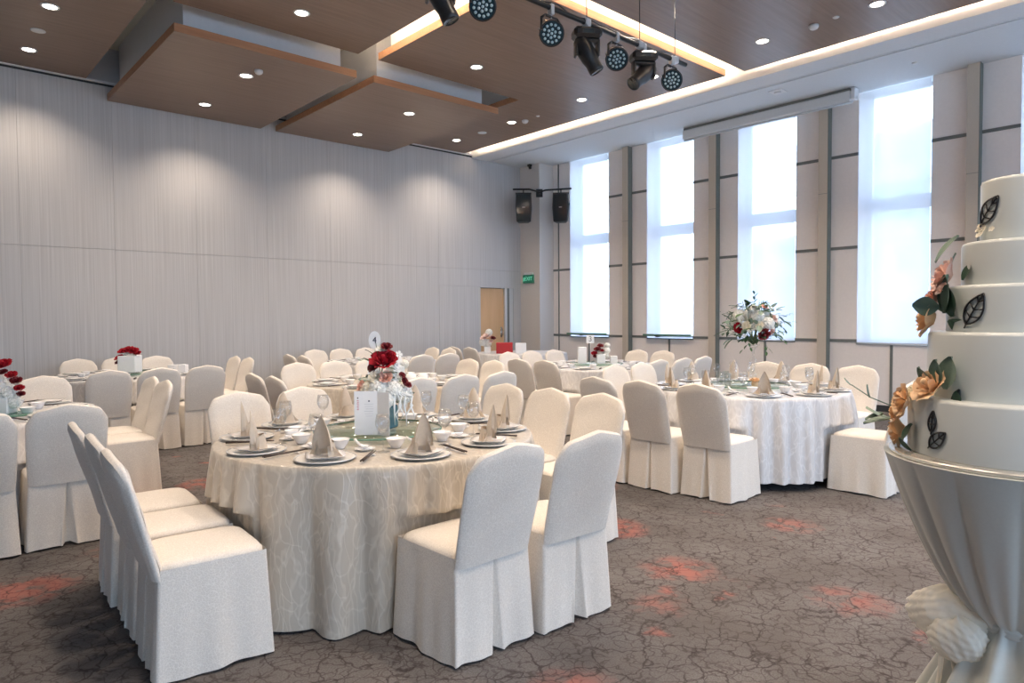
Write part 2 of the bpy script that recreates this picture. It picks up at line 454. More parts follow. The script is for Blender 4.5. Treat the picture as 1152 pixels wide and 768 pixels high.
# teal glass sill bars below the two far windows
for k in (0, 1):
    a0, a1 = OPEN[k]
    b = MB(); b.box(XW-.11, XW-.032, a0-.02, a1+.02, 1.035, 1.05); b.box(XW-.11, XW-.10, a0-.02, a1+.02, 1.035, 1.075)
    o = b.build('window_ledge', M['green_edge'], smooth=False); bevel(o, .003)
    tag(o, 'slim green glass ledge below the %s tall window' % ['farthest', 'second farthest'][k], 'ledge', 'ledges under the windows')

# ceilings
b = MB()
b.box(8.85, 9.26, YA, YL+.02, CEIL, CEIL+.7); b.box(9.34, XW+TH, YA, YL+.02, CEIL, CEIL+.7)
b.box(9.26, 9.34, YA, YL+.02, CEIL+.035, CEIL+.7, 1)
b.box(9.285, 9.315, YA, YL+.02, CEIL+.004, CEIL+.035, 0)
st(b.build('ceiling_perimeter', [M['perim'], M['rail']], smooth=False))
b = MB(); b.box(XA, 8.86, YA, YL+.16, 5.22, 5.3); st(b.build('ceiling', M['plenum'], smooth=False))
def slab(name, rects, z, box_rects, boxtop=5.22, mats=None):
    b = MB()
    for (x0, x1, y0, y1) in rects:
        b.box(x0, x1, y0, y1, z, z+.09)
    me = b.build(name, [M['woodc'], M['wooded'], M['white']], smooth=False)
    for p in me.data.polygons:
        if abs(p.normal.z) < .5: p.material_index = 1
    b2 = MB()
    for (x0, x1, y0, y1) in box_rects: b2.box(x0, x1, y0, y1, z+.09, boxtop)
    o2 = b2.build('plenum_box', M['white'], me, smooth=False)
    st(me); return me
YF = YL-.03
slab('ceiling_panel_left', [(XA, 2.04, YA, YF)], WOODZ, [(XA, 1.94, YA, YF-.05)])
slab('ceiling_panel_near', [(2.25, 4.41, YA, 7.73)], WOODZ, [(2.37, 4.29, YA, 7.61)])
slab('ceiling_panel_mid', [(4.71, 8.63, 5.11, 7.745), (7.17, 8.63, 7.745, YF)], WOODZ, [(4.83, 8.51, 5.23, 7.63), (7.29, 8.51, 7.63, YF-.05)])
slab('ceiling_panel_front', [(4.71, 8.66, YA, 4.84)], WOODZ, [(4.83, 8.54, YA, 4.72)])
slab('ceiling_panel_lowered', [(2.29, 4.46, 7.86, 10.95)], 4.47, [(2.43, 4.32, 8.02, 10.85)])
slab('ceiling_panel_lowered', [(4.71, 6.85, 7.86, 10.95)], 4.47, [(4.85, 6.66, 8.02, 10.85)])
# LED cove strips lying in the slots
def strip(x0, x1, y0, y1, z, label):
    b = MB(); b.box(x0, x1, y0, y1, z, z+.012)
    o = b.build('led_strip', M['ledstrip'], smooth=False)
    tag(o, label, 'light strip', 'cove light strips in the ceiling slots'); return o
strip(4.33, 4.36, YA, 7.60, WOODZ+.10, 'warm cove light strip in the ceiling slot beside the lowered panels')
strip(4.9, 8.5, 4.75, 4.78, WOODZ+.10, 'warm cove light strip in the ceiling slot above the stage lights')
strip(8.565, 8.595, 5.2, 10.8, WOODZ+.10, 'warm cove light strip in the long slot by the window side, far stretch')
strip(8.58, 8.61, YA, 4.7, WOODZ+.10, 'warm cove light strip in the long slot by the window side, near stretch')
# rest of the shell (behind the camera)
b = MB(); b.box(XA-.15, XA, YA, YL+.16, 0, 5.3); st(b.build('wall_back', M['shell'], smooth=False))
b = MB(); FILL_OPEN = [(-3.2, -1.8), (-.6, .8), (2.0, 3.4), (4.6, 6.0), (7.2, 8.6)]  # unseen openings added to this wall to throw cool fill light on the chairs
ex = [XA] + [v for w_ in FILL_OPEN for v in w_] + [XW+TH]
for i in range(0, len(ex), 2): b.box(ex[i], ex[i+1], YA-.2, YA, 0, 5.3)
b.box(XA, XW+TH, YA-.2, YA, 0, .6); b.box(XA, XW+TH, YA-.2, YA, 4.0, 5.3)
st(b.build('wall_front', M['shell'], smooth=False))

# ------------------------------------------------------------------ ceiling fittings
GX = [1.31, 3.37, 5.81, 7.88]; GY = [10.24, 8.70, 7.10, 5.78, 4.17, 2.87, 1.4, -.1, -1.6, -3.2, -5.0]
def lowered(x, y): return y > 7.8 and (2.3 < x < 4.46 or 4.7 < x < 6.85)
b = MB(); b.lathe([(.088, 0), (.088, -.006), (.070, -.008), (.066, .0), (.066, -.001)], 32, cap0=False, cap1=False)
dl = empty('downlight', (0, 0, 0)); b.build('rim', M['white'], dl)
b = MB(); b.lathe([(.066, -.0035), (.0, -.0035)], 32, cap0=False, cap1=False); b.build('lens', M['downl'], dl)
first = True
rowname = {10.24: 'nearest the grey wall', 8.70: 'second from the grey wall', 7.10: 'third from the grey wall', 5.78: 'fourth from the grey wall', 4.17: 'fifth from the grey wall', 2.87: 'sixth from the grey wall'}
colname = {1.31: 'leftmost row', 3.37: 'second row from left', 5.81: 'third row from left', 7.88: 'row closest to the windows'}
visible = {(1.31, 10.24), (1.31, 8.70), (3.37, 10.24), (3.37, 8.70), (3.37, 7.10), (5.81, 10.24), (5.81, 8.70), (5.81, 7.10), (5.81, 5.78), (7.88, 10.24), (7.88, 8.70), (7.88, 7.10), (7.88, 5.78), (7.88, 4.17), (7.88, 2.87)}
for x in GX:
    for y in GY:
        z = (4.47 if lowered(x, y) else WOODZ) - .001
        if (x, y) in visible:
            o = dl if first else copy_tree(dl); first = False
            o.location = (x, y, z)
            tag(o, 'round recessed downlight %s, %s' % (colname[x], rowname[y]), 'ceiling light', 'recessed downlights')
        ld = bpy.data.lights.new('downlight_lamp', 'SPOT'); ld.energy = 92; ld.color = (1.0, .81, .64)
        ld.spot_size = RD(125); ld.spot_blend = .9; ld.shadow_soft_size = .07
        lo = bpy.data.objects.new('downlight_lamp', ld); COL.objects.link(lo); lo.location = (x, y, z-.03)
# smoke detectors, sprinklers, speakers
def disc_item(name, x, y, z, r, h, label, cat, mat='white'):
    b = MB(); b.lathe([(r, 0), (r, -h*.4), (r*.8, -h*.8), (r*.45, -h), (0, -h)], 24, cap1=False)
    return tag(b.build(name, M[mat], loc=(x, y, z)), label, cat)
disc_item('ceiling_speaker', 1.31, 9.51, WOODZ, .075, .012, 'flat oval speaker cover between the two leftmost downlights', 'ceiling speaker', 'perim')
disc_item('smoke_detector', 7.98, 8.47, WOODZ, .055, .05, 'round white smoke detector beside the downlight over the table numbered 3', 'smoke detector')
disc_item('smoke_detector', 7.905, 3.56, WOODZ, .055, .05, 'round smoke detector near the top right corner between two downlights', 'smoke detector')
disc_item('smoke_detector', 3.42, 8.42, 4.47, .05, .05, 'small white smoke detector on the left lowered ceiling panel', 'smoke detector')
disc_item('ceiling_sprinkler', 7.97, 8.15, WOODZ, .03, .012, 'tiny white sprinkler cap right of the smoke detector', 'sprinkler')
disc_item('ceiling_sprinkler', 7.88, 3.30, WOODZ, .035, .012, 'tiny white sprinkler cap near the top right downlight', 'sprinkler')
disc_item('ceiling_speaker', 7.92, 9.53, WOODZ, .08, .012, 'flat white ceiling speaker cover near the end of the long bright slot', 'ceiling speaker', 'perim')
disc_item('ceiling_sprinkler', 9.9, 3.14, CEIL, .035, .015, 'small sprinkler cap on the white perimeter ceiling at upper right', 'sprinkler')
b = MB(); b.box(-.10, .10, -.10, .10, -.012, 0, bev=.004); b.lathe([(.05, -.012), (.045, -.03), (0, -.034)], 20, cap0=False, cap1=False)
tag(b.build('ceiling_access_point', M['white'], smooth=False, loc=(9.62, 4.85, CEIL)), 'small square white wireless unit on the perimeter ceiling', 'wireless unit')
# projection screen casing
s = empty('projection_screen_housing', (10.30, 5.45, 4.47))
tag(s, 'long grey projection screen casing under the ceiling by the windows', 'projection screen')
b = MB(); b.box(-.07, .07, -1.38, 1.44, 0, .15, bev=.02); b.build('casing', M['perim'], s, smooth=False)
b = MB(); b.box(-.05, .05, -1.36, 1.42, .15, .186); b.build('mounting_track', M['rail'], s, smooth=False)
b = MB(); b.box(-.07, .07, -1.44, -1.382, .015, .18, bev=.01); b.tube([(0, -1.441, .05), (0, -1.455, .05)], .022, 12); b.build('end_bracket', M['white'], s, smooth=False)
b = MB(); b.tube([(0, -1.38, -.012), (0, 1.44, -.012)], .014, 10); b.build('bottom_bar', M['alu'], s)

# ------------------------------------------------------------------ stage lights on the bar
BY, BZ = 4.10, 4.0
bar = empty('lighting_bar', (4.6, BY, BZ)); tag(bar, 'dark ceiling pipe carrying the stage lights', 'lighting bar')
b = MB(); b.tube([(-2.3, 0, 0), (1.55, 0, 0)], .022, 12); b.build('pipe', M['blackm'], bar)
for cx in (-1.4, .02, .78, 1.36):
    b = MB(); b.tube([(cx, 0, .02), (cx, 0, WOODZ-BZ)], .004, 6); b.build('cable', M['blackm'], bar)
    b = MB(); b.box(cx-.035, cx+.035, -.03, .03, -.03, .035, bev=.008); b.build('pipe_clamp', M['alu'], bar, smooth=False)
b = MB()
pts = [(-2.2 + .08*i, .015*sin(i*1.3), .03 + .012*sin(i*.9)) for i in range(46)]
b.tube(pts, .006, 6); b.build('power_cord', M['black'], bar)
def rot_to(d):
    return Vector((0, 0, -1)).rotation_difference(Vector(d).normalized()).to_matrix().to_4x4()
def par_light(x, aim, label):
    t = empty('par_spotlight', (x, BY, BZ)); tag(t, label, 'stage light')
    b = MB(); b.box(-.02, .02, -.028, .028, -.06, .028, bev=.006); b.tube([(0, 0, -.06), (0, 0, -.09)], .008); b.build('clamp', M['alu'], t, smooth=False)
    ax = Vector((1, 0, 0)) if abs(aim[0]) < .5 else Vector((1, 0, 0))
    b = MB()
    P = [(-.115, 0, -.21), (-.115, 0, -.11), (-.07, 0, -.075), (.07, 0, -.075), (.115, 0, -.11), (.115, 0, -.21)]
    for s_ in range(len(P)-1):
        p, q = Vector(P[s_]), Vector(P[s_+1]); b.tube([p, q], .011, 6)
    b.build('yoke', M['bronze'], t)
    R = Matrix.Translation((0, 0, -.205)) @ rot_to(aim)
    b = MB(); b.lathe([(.03, .10), (.075, .10), (.085, .085), (.098, .03), (.104, -.03), (.106, -.055), (.098, -.06), (.094, -.052)], 28, M=R, cap1=False)
    for k in range(14):
        a = 2*pi*k/14; b.box(.085, .103, -.004, .004, .0, .085, M=R @ Matrix.Rotation(a, 4, 'Z'))
    b.build('housing', M['black'], t, smooth=False)
    b = MB(); b.lathe([(.094, -.052), (0, -.052)], 28, M=R, cap0=False, cap1=False); b.build('led_face', M['ledface'], t)
    b = MB()
    for ring, cnt, off in ((0, 1, 0), (.032, 6, 0), (.068, 12, .26)):
        for k in range(cnt):
            a = 2*pi*k/cnt + off
            b.lathe([(.0125, -.052), (.0115, -.058), (.0, -.061)], 8, M=R @ Matrix.Translation((ring*cos(a), ring*sin(a), 0)), cap0=False, cap1=False)
    b.build('led_lenses', M['leddot'], t)
    return t
def moving_head(x, aim, label):
    t = empty('moving_head_spotlight', (x, BY, BZ)); tag(t, label, 'stage light'); t.scale = (.97, .97, .97)
    b = MB(); b.box(-.02, .02, -.03, .03, -.05, .03, bev=.006); b.build('clamp', M['alu'], t, smooth=False)
    Rz = Matrix.Rotation(RD(-35), 4, 'Z')
    b = MB(); b.box(-.13, .13, -.085, .085, -.15, -.055, bev=.025, M=Rz); b.box(-.06, .06, -.0875, -.085, -.125, -.08, 0, M=Rz); b.build('base', M['black'], t, smooth=False)
    b = MB(); b.box(-.045, .045, -.0895, -.0875, -.12, -.085, M=Rz); b.build('display', M['lens'], t, smooth=False)
    b = MB(); b.box(-.115, -.085, -.045, .045, -.31, -.15, bev=.01, M=Rz); b.box(.085, .115, -.045, .045, -.31, -.15, bev=.01, M=Rz); b.box(-.115, .115, -.045, .045, -.185, -.15, bev=.01, M=Rz)
    b.build('yoke', M['bronze'], t, smooth=False)
    R = Matrix.Translation((0, 0, -.27)) @ rot_to(aim)
    b = MB(); b.lathe([(0, .16), (.045, .155), (.07, .13), (.08, .08), (.082, 0), (.078, -.06), (.066, -.11), (.07, -.16), (.07, -.19), (.062, -.195)], 24, M=R, cap0=False, cap1=False)
    b.build('head', M['black'], t)
    b = MB(); b.lathe([(.062, -.19), (.045, -.183), (0, -.18)], 24, M=R, cap0=False, cap1=False); b.build('lens', M['lens'], t)
    return t
camdir = lambda x: Vector((-x, -BY, H-BZ+.3)).normalized()
moving_head(3.02, (.35, -.3, -1), 'black moving head stage light cut by the top edge of the photo')
par_light(3.42, camdir(3.42)+Vector((.05, 0, -.1)), 'round multi-lens stage light cut by the top edge of the photo')
par_light(4.17, camdir(4.17)+Vector((.15, 0, -.1)), 'round multi-lens stage light at the left end of the pipe row')
moving_head(4.62, (.45, -.35, -1), 'black moving head stage light pointing down to the right')
par_light(5.03, camdir(5.03)+Vector((.15, 0, -.15)), 'round multi-lens stage light between the two moving heads')
moving_head(5.44, (-.75, .10, -.62), 'black moving head stage light pointing down to the left')
par_light(5.90, camdir(5.90)+Vector((.15, 0, -.1)), 'round multi-lens stage light at the right end of the pipe row')

# ------------------------------------------------------------------ speakers at the column
RV = Vector((.742, -.67, 0)); FV = Vector((.67, .742, 0))
cb = Vector((10.2, 10.4, 4.05)) - FV*.22
br = empty('speaker_bracket', cb, atan2(RV.y, RV.x)); tag(br, 'black wall bracket bar carrying two loudspeakers on the corner column', 'bracket')
b = MB(); b.tube([(-.56, 0, .02), (-.22, 0, .02), (0, 0, -.04), (.12, 0, .0), (.66, 0, .03)], .018, 8); b.build('bar', M['blackm'], br)
b = MB(); b.tube([(0, .0, -.03), (0, .22, -.03)], .02, 8); b.box(-.07, .07, .195, .215, -.11, .06, bev=.005); b.build('mount', M['blackm'], br, smooth=False)
for px, nm, rz in ((-.34, 'left', .0), (.44, 'right', -.14)):
    p = cb + RV*px
    sp = empty('loudspeaker', (p.x, p.y, p.z-.05), atan2(RV.y, RV.x)+rz)
    tag(sp, 'black loudspeaker hanging on the %s end of the corner bracket bar' % nm, 'loudspeaker')
    b = MB()
    prof = [(-.155, -.62, .13), (-.17, -.3, .16), (-.165, -.04, .16)]
    vs = []; 
    for x_, z_, d_ in ((.15, -.62, .15), (.172, -.33, .17), (.158, -.03, .16)):
        vs += [(-x_, -d_*.9, z_), (x_, -d_*.9, z_), (x_*.7, d_*.8, z_), (-x_*.7, d_*.8, z_)]
    fs = [(0,3,2,1), (8,9,10,11)]
    for k in range(2):
        for i in range(4): j = (i+1) % 4; fs.append((k*4+i, k*4+j, (k+1)*4+j, (k+1)*4+i))
    b.add(vs, fs); o = b.build('cabinet', M['black'], sp, smooth=False); bevel(o, .012)
    b = MB(); b.box(-.135, .135, -.158, -.150, -.59, -.06, bev=.004); b.build('grille', M['lens'], sp, smooth=False)
    b = MB(); b.box(-.03, .03, -.1605, -.158, -.335, -.32); b.build('badge', M['alu'], sp, smooth=False)
    b = MB(); b.box(-.165, .165, -.03, .03, -.03, -.005); b.tube([(0, 0, -.01), (0, 0, .05)], .012); b.build('hanger', M['blackm'], sp, smooth=False)
# cctv dome
b = MB(); b.box(-.04, .04, -.04, .04, -.05, 0, bev=.01); b.tube([(0, 0, -.05), (0, -.02, -.09)], .03, 12)
tag(b.build('ceiling_camera', M['black'], smooth=False, loc=(10.13, 10.62, CEIL)), 'tiny black security camera under the ceiling at the column', 'camera')
# exit sign
ex_ = empty('exit_sign', (10.2, 10.725, 2.23)); tag(ex_, 'green illuminated exit sign on the column face', 'sign')
b = MB(); b.box(-.05, 0, -.155, .155, -.09, .09, bev=.006); b.build('panel', M['exitg'], ex_, smooth=False)
b = MB(); b.box(-.03, 0, -.13, .13, .09, .135, bev=.004); b.build('bracket', M['white'], ex_, smooth=False)
def text_mesh(name, s, size, mat, parent, Mx, depth=.001):
    cu = bpy.data.curves.new(name, 'FONT'); cu.body = s; cu.size = size; cu.align_x = 'CENTER'; cu.align_y = 'CENTER'; cu.extrude = depth
    to = bpy.data.objects.new('tmp', cu); COL.objects.link(to)
    bpy.context.view_layer.update()
    me = bpy.data.meshes.new_from_object(to.evaluated_get(bpy.context.evaluated_depsgraph_get()))
    bpy.data.objects.remove(to)
    me.transform(Mx); me.materials.clear(); me.materials.append(mat)
    o = bpy.data.objects.new(name, me); COL.objects.link(o); o.parent = parent; return o
# text facing -x : local X -> -Y, local Y -> Z
MXm = Matrix(((0, 0, -1, -.052), (-1, 0, 0, -.025), (0, 1, 0, 0), (0, 0, 0, 1)))
text_mesh('lettering', 'EXIT', .115, M['exitl'], ex_, MXm)
b = MB()  # running figure in front of the word
yy = .118
b.tube([(-.052, yy, .045), (-.052, yy, .046)], .012, 8)
for p, q in (((yy, .03), (yy+.004, -.005)), ((yy+.004, -.005), (yy-.014, -.028)), ((yy-.014, -.028), (yy-.012, -.05)), ((yy+.004, -.005), (yy+.016, -.03)), ((yy+.016, -.03), (yy+.03, -.045)), ((yy, .025), (yy-.02, .008)), ((yy, .025), (yy+.022, .012))):
    b.tube([(-.052, p[0], p[1]), (-.052, q[0], q[1])], .005, 6)
b.build('running_figure', M['exitl'], ex_)

# ------------------------------------------------------------------ chairs
W2, SH, D2 = .200, .455, .205
def back_pt(u, v, s, th=.026):
    au = abs(u)
    half = .205 - .012*(1-v)**2
    rc = max(0.0, (au-.72)/.28)
    ztop = .892 - .046*au**1.15 - .062*rc**2.4
    zb = .40
    z = zb + (ztop-zb)*v
    lean = -(z-.44)*.25
    e = (1-.55*au**10)*(1-.35*max(0, (v-.9)/.1)**4)
    bow = -.018*(1-u*u)*min(1, max(0, (z-.45)/.3))
    return (u*half, -.205 + lean + bow + s*th*e, z)
def make_back(seed):
    rnd = random.Random(seed)
    nu, nv = 26, 20; b = MB()
    ph = rnd.random()*6
    def front(i, j):
        x, y, z = back_pt(i*2-1, j, 1); return (x, y + .002*sin(z*30+ph+x*9), z)
    def rear(i, j):
        x, y, z = back_pt(i*2-1, j, -1); return (x, y + .0015*sin(z*26+ph*2-x*12), z)
    b.grid(rear, nu, nv); 
    b.grid(lambda i, j: front(1-i, j), nu, nv)
    # rim: up one side, over the top, down the other
    path = [(-1, k/nv) for k in range(nv+1)] + [(-1+2*k/nu, 1) for k in range(1, nu+1)] + [(1, 1-k/nv) for k in range(1, nv+1)]
    m_ = len(path)
    def rim(i, j):
        k = min(m_-1, int(round(i*(m_-1)))); u, v = path[k]
        p = Vector(back_pt(u, v, 1)); q = Vector(back_pt(u, v, -1)); r = q.lerp(p, j)
        out = Vector((u if abs(u) == 1 else 0, 0, 1 if v == 1 else 0)); 
        if out.length > 0: out.normalize()
        return tuple(r + out*.010*sin(pi*j))
    b.grid(rim, m_-1, 4)
    return b
def make_seat():
    b = MB(); n = 40; rings = []
    def rr(t, inset, z):
        a = 2*pi*t; c, s_ = cos(a), sin(a)
        p = 7.0
        k = (abs(c)**p + abs(s_)**p)**(-1/p)
        return ((W2-inset)*k*c, (D2-inset)*k*s_ + .005, z)
    prof = [(.006, .395), (-.004, .415), (-.002, .440), (.008, .455), (.03, .463), (.07, .468), (.12, .471), (.17, .472), (.1999, .472)]
    b.grid(lambda i, j: rr(i, prof[int(round(j*(len(prof)-1)))][0], prof[int(round(j*(len(prof)-1)))][1]), n, len(prof)-1, closed_u=True)
    return b
def make_skirt(seed, gap):
    rnd = random.Random(seed); b = MB()
    # perimeter path starting at rear centre, counter-clockwise; a box pleat opens at the rear centre
    def base(t):  # t in 0..1 around a rounded rectangle -> (x,y,nx,ny, corner)
        P = [(-1, -1), (1, -1), (1, 1), (-1, 1)]
        s_ = (t*4 + .5) % 4; k = int(s_); f = s_-k
        x0, y0 = P[k]; x1, y1 = P[(k+1) % 4]
        x, y = x0+(x1-x0)*f, y0+(y1-y0)*f
        nrm = [(0, -1), (1, 0), (0, 1), (-1, 0)][k]
        corner = max(0, 1-min(f, 1-f)/.07)
        return x, y, nrm, corner, k, f
    ph = [rnd.random()*6 for _ in range(6)]
    rows = 12
    ts = []
    n = 128
    for i in range(n): ts.append(i/n)
    def pt(t, j):
        x, y, (nx, ny), cr, k, f = base(t)
        d = j  # 0 top 1 hem
        fl = .002 + .020*d
        z = .43*(1-d)**1 + .012
        px = x*(W2+.001+fl); py = y*(D2+.001+fl) + .005
        # corner rounding
        q = .988 - .0*d
        wv = (.007*sin(f*11+ph[k]) + .005*sin(f*21+ph[(k+1) % 4]))*d*(1-cr)
        # corner pleat: small fold standing out
        px += nx*wv; py += ny*wv
        if cr > 0: px *= 1-.02*cr; py *= 1-.02*cr
        z += .004*sin(t*2*pi*5+ph[4])*d
        return (px, py, z)
    # the rear centre pleat: t near 0 (rear side k=0, f=.5)
    pts_cols = []
    for i, t in enumerate(ts):
        pts_cols.append([pt(t, j/rows) for j in range(rows+1)])
    # insert pleat columns at t=0
    cols = []
    gw = gap
    def rear_y(j): return -(D2+.001+.002+.020*j) + .005
    plx = []
    for sgn_seq in [(1, 0), (.35, 1), (0, 1.0), (-.35, 1), (-1, 0)]: plx.append(sgn_seq)
    pl = []
    for sx, dp in plx:
        c = []
        for jj in range(rows+1):
            j = jj/rows
            hw = .002 + gw*j**1.1
            c.append((-sx*hw, rear_y(j) + dp*(.012+.07*min(1, j*1.6)), .43*(1-j)+.012))
        pl.append(c)
    # order: t increasing from rear centre goes to +x ; so list: pleat from -x side to +x side then around
    seq = pl + [c for i, c in enumerate(pts_cols) if min(ts[i], 1-ts[i]) > .0095+.0]
    # shift neighbours so that they do not cross the pleat mouth
    for c in seq[5:]:
        for jj, p in enumerate(c):
            hw = .004 + gw*(jj/rows)**1.1
            if p[1] < -D2*.9 and abs(p[0]) < hw+.01 and abs(p[0]) < .06:
                c[jj] = ((hw+.006)*(1 if p[0] > 0 else -1), p[1], p[2])
    m_ = len(seq); vs = [p for c in seq for p in c]; fs = []
    R_ = rows+1
    for i in range(m_):
        k = (i+1) % m_
        for j in range(rows): fs.append((i*R_+j+1, k*R_+j+1, k*R_+j, i*R_+j))
    b.add(vs, fs); return b
protos = []
for s_ in range(3):
    t = empty('banquet_chair', (0, 0, 0))
    make_back(s_).build('back_cover', M['chair'], t)
    make_seat().build('seat_cover', M['chair'], t)
    make_skirt(s_+10, [.026, .036, .018][s_]).build('skirt', M['chair'], t)
    protos.append(t)
used = [False]*3; cc = [0]
FACE = {'N': 0.0, 'E': -pi/2, 'S': pi, 'W': pi/2}     # N = facing +y, E = facing +x
CH = []
def chair(x, y, face, label, group, dr=None):
    k = cc[0] % 3; cc[0] += 1
    o = protos[k] if not used[k] else copy_tree(protos[k]); used[k] = True
    r = (random.random()-.5)*.05 if dr is None else RD(dr)
    o.location = (x, y, 0); o.rotation_euler = (0, 0, FACE[face]+r)
    tag(o, label, 'chair', group)
    CH.append((x, y, FACE[face]+r)); return o

TB = {  # table key: centre, phrase
 1: ((2.03, 3.39), 'the large front table'),
 2: ((5.79, 3.19), 'the tall bouquet table'),
 3: ((7.05, 6.10), 'the number 3 table'),
 4: ((.27, 6.15), 'the left edge table'),
 5: ((2.08, 9.15), 'the red rose box table'),
 6: ((3.87, 6.15), 'the table behind the front one'),
 9: ((5.55, 9.15), 'the rear middle table'),
 8: ((8.75, 9.45), 'the far red box table')}
n3 = ['nearest', 'middle', 'farthest']; h3 = ['left', 'middle', 'right']; n2 = ['nearer', 'farther']; h2 = ['left', 'right']
seatname = {}
def side(tb, face, pts, nearfar):
    nm = {'E': 'left side', 'N': 'camera side', 'W': 'right side', 'S': 'back side'}[face]
    look = {'E': 'seen from the side', 'N': 'with its back to the camera', 'W': 'turned to the left', 'S': 'facing the camera'}[face]
    words = {1: [''], 2: n2 if nearfar else h2, 3: n3 if nearfar else h3}[len(pts)]
    for i, p in enumerate(pts):
        w = words[i] + ' ' if words[i] else ''
        chair(p[0], p[1], face, 'ivory covered chair, %sone on the %s of %s' % (w, nm, TB[tb][1]), 'covered chairs around %s' % TB[tb][1], p[2] if len(p) > 2 else None)
        seatname[(tb, face, i)] = '%s%s' % (w, nm)
side(1, 'E', [(.93, 3.00, -4), (.96, 3.465, -4), (.97, 3.93, -4)], True)
side(1, 'N', [(1.82, 2.345, 1), (2.30, 2.31, -2)], False)
side(1, 'W', [(3.12, 2.93, 0), (3.12, 3.40, 1), (3.12, 3.87, 2)], True)
side(1, 'S', [(1.75, 4.46, 0), (2.22, 4.46, 0)], False)
side(2, 'E', [(4.76, 2.85, 1), (4.70, 3.32, -1), (4.70, 3.79, -2)], True)
side(2, 'N', [(5.76, 2.13, 0)], False)
side(2, 'W', [(6.80, 2.73, 1), (6.80, 3.205, 0), (6.78, 3.68, 1)], True)
side(2, 'S', [(5.57, 4.26, 0), (6.04, 4.26, 0)], False)
side(3, 'N', [(6.65, 5.10, -1), (7.12, 5.08, 0), (7.59, 5.10, 1)], False)
side(3, 'E', [(6.00, 5.72, 0), (6.00, 6.19, 1)], True)
side(3, 'W', [(8.09, 5.97, 0), (8.09, 6.44, 1)], True)
side(3, 'S', [(6.67, 7.14, 1), (7.14, 7.16, 0), (7.61, 7.14, 0)], False)
side(4, 'N', [(-.17, 5.15, 1), (.30, 5.16, 0), (.77, 5.18, -1)], False)
side(4, 'W', [(1.34, 6.16, 0), (1.36, 6.63, 1)], True)
side(4, 'S', [(.52, 7.16, 0), (.99, 7.16, 0)], False)
side(5, 'N', [(1.60, 8.17), (2.07, 8.15), (2.54, 8.18)], False)
side(5, 'W', [(3.14, 9.04, 0), (3.14, 9.51, 1)], True)
side(5, 'S', [(1.77, 10.14, 1), (2.24, 10.16, 0), (2.71, 10.14, 0)], False)
side(6, 'N', [(3.29, 5.15, 0), (3.76, 5.14, 0), (4.23, 5.15, 1)], False)
side(6, 'E', [(2.80, 5.91, 0), (2.80, 6.38, 0)], True)
side(6, 'W', [(4.92, 6.12, 0), (4.92, 6.59, 1)], True)
side(6, 'S', [(3.43, 7.18, 0), (3.90, 7.18, 0), (4.37, 7.18, 0)], False)
side(9, 'N', [(4.94, 8.18, 0), (5.41, 8.16, 0), (5.88, 8.18, 0)], False)
side(9, 'E', [(4.50, 8.95, 0), (4.50, 9.42, 0)], True)
side(9, 'W', [(6.58, 9.21, 0), (6.58, 9.68, 0)], True)
side(9, 'S', [(5.10, 10.16, 0), (5.57, 10.18, 0), (6.04, 10.16, 0)], False)
side(8, 'E', [(7.62, 9.17, 0), (7.62, 9.64, 0)], True)

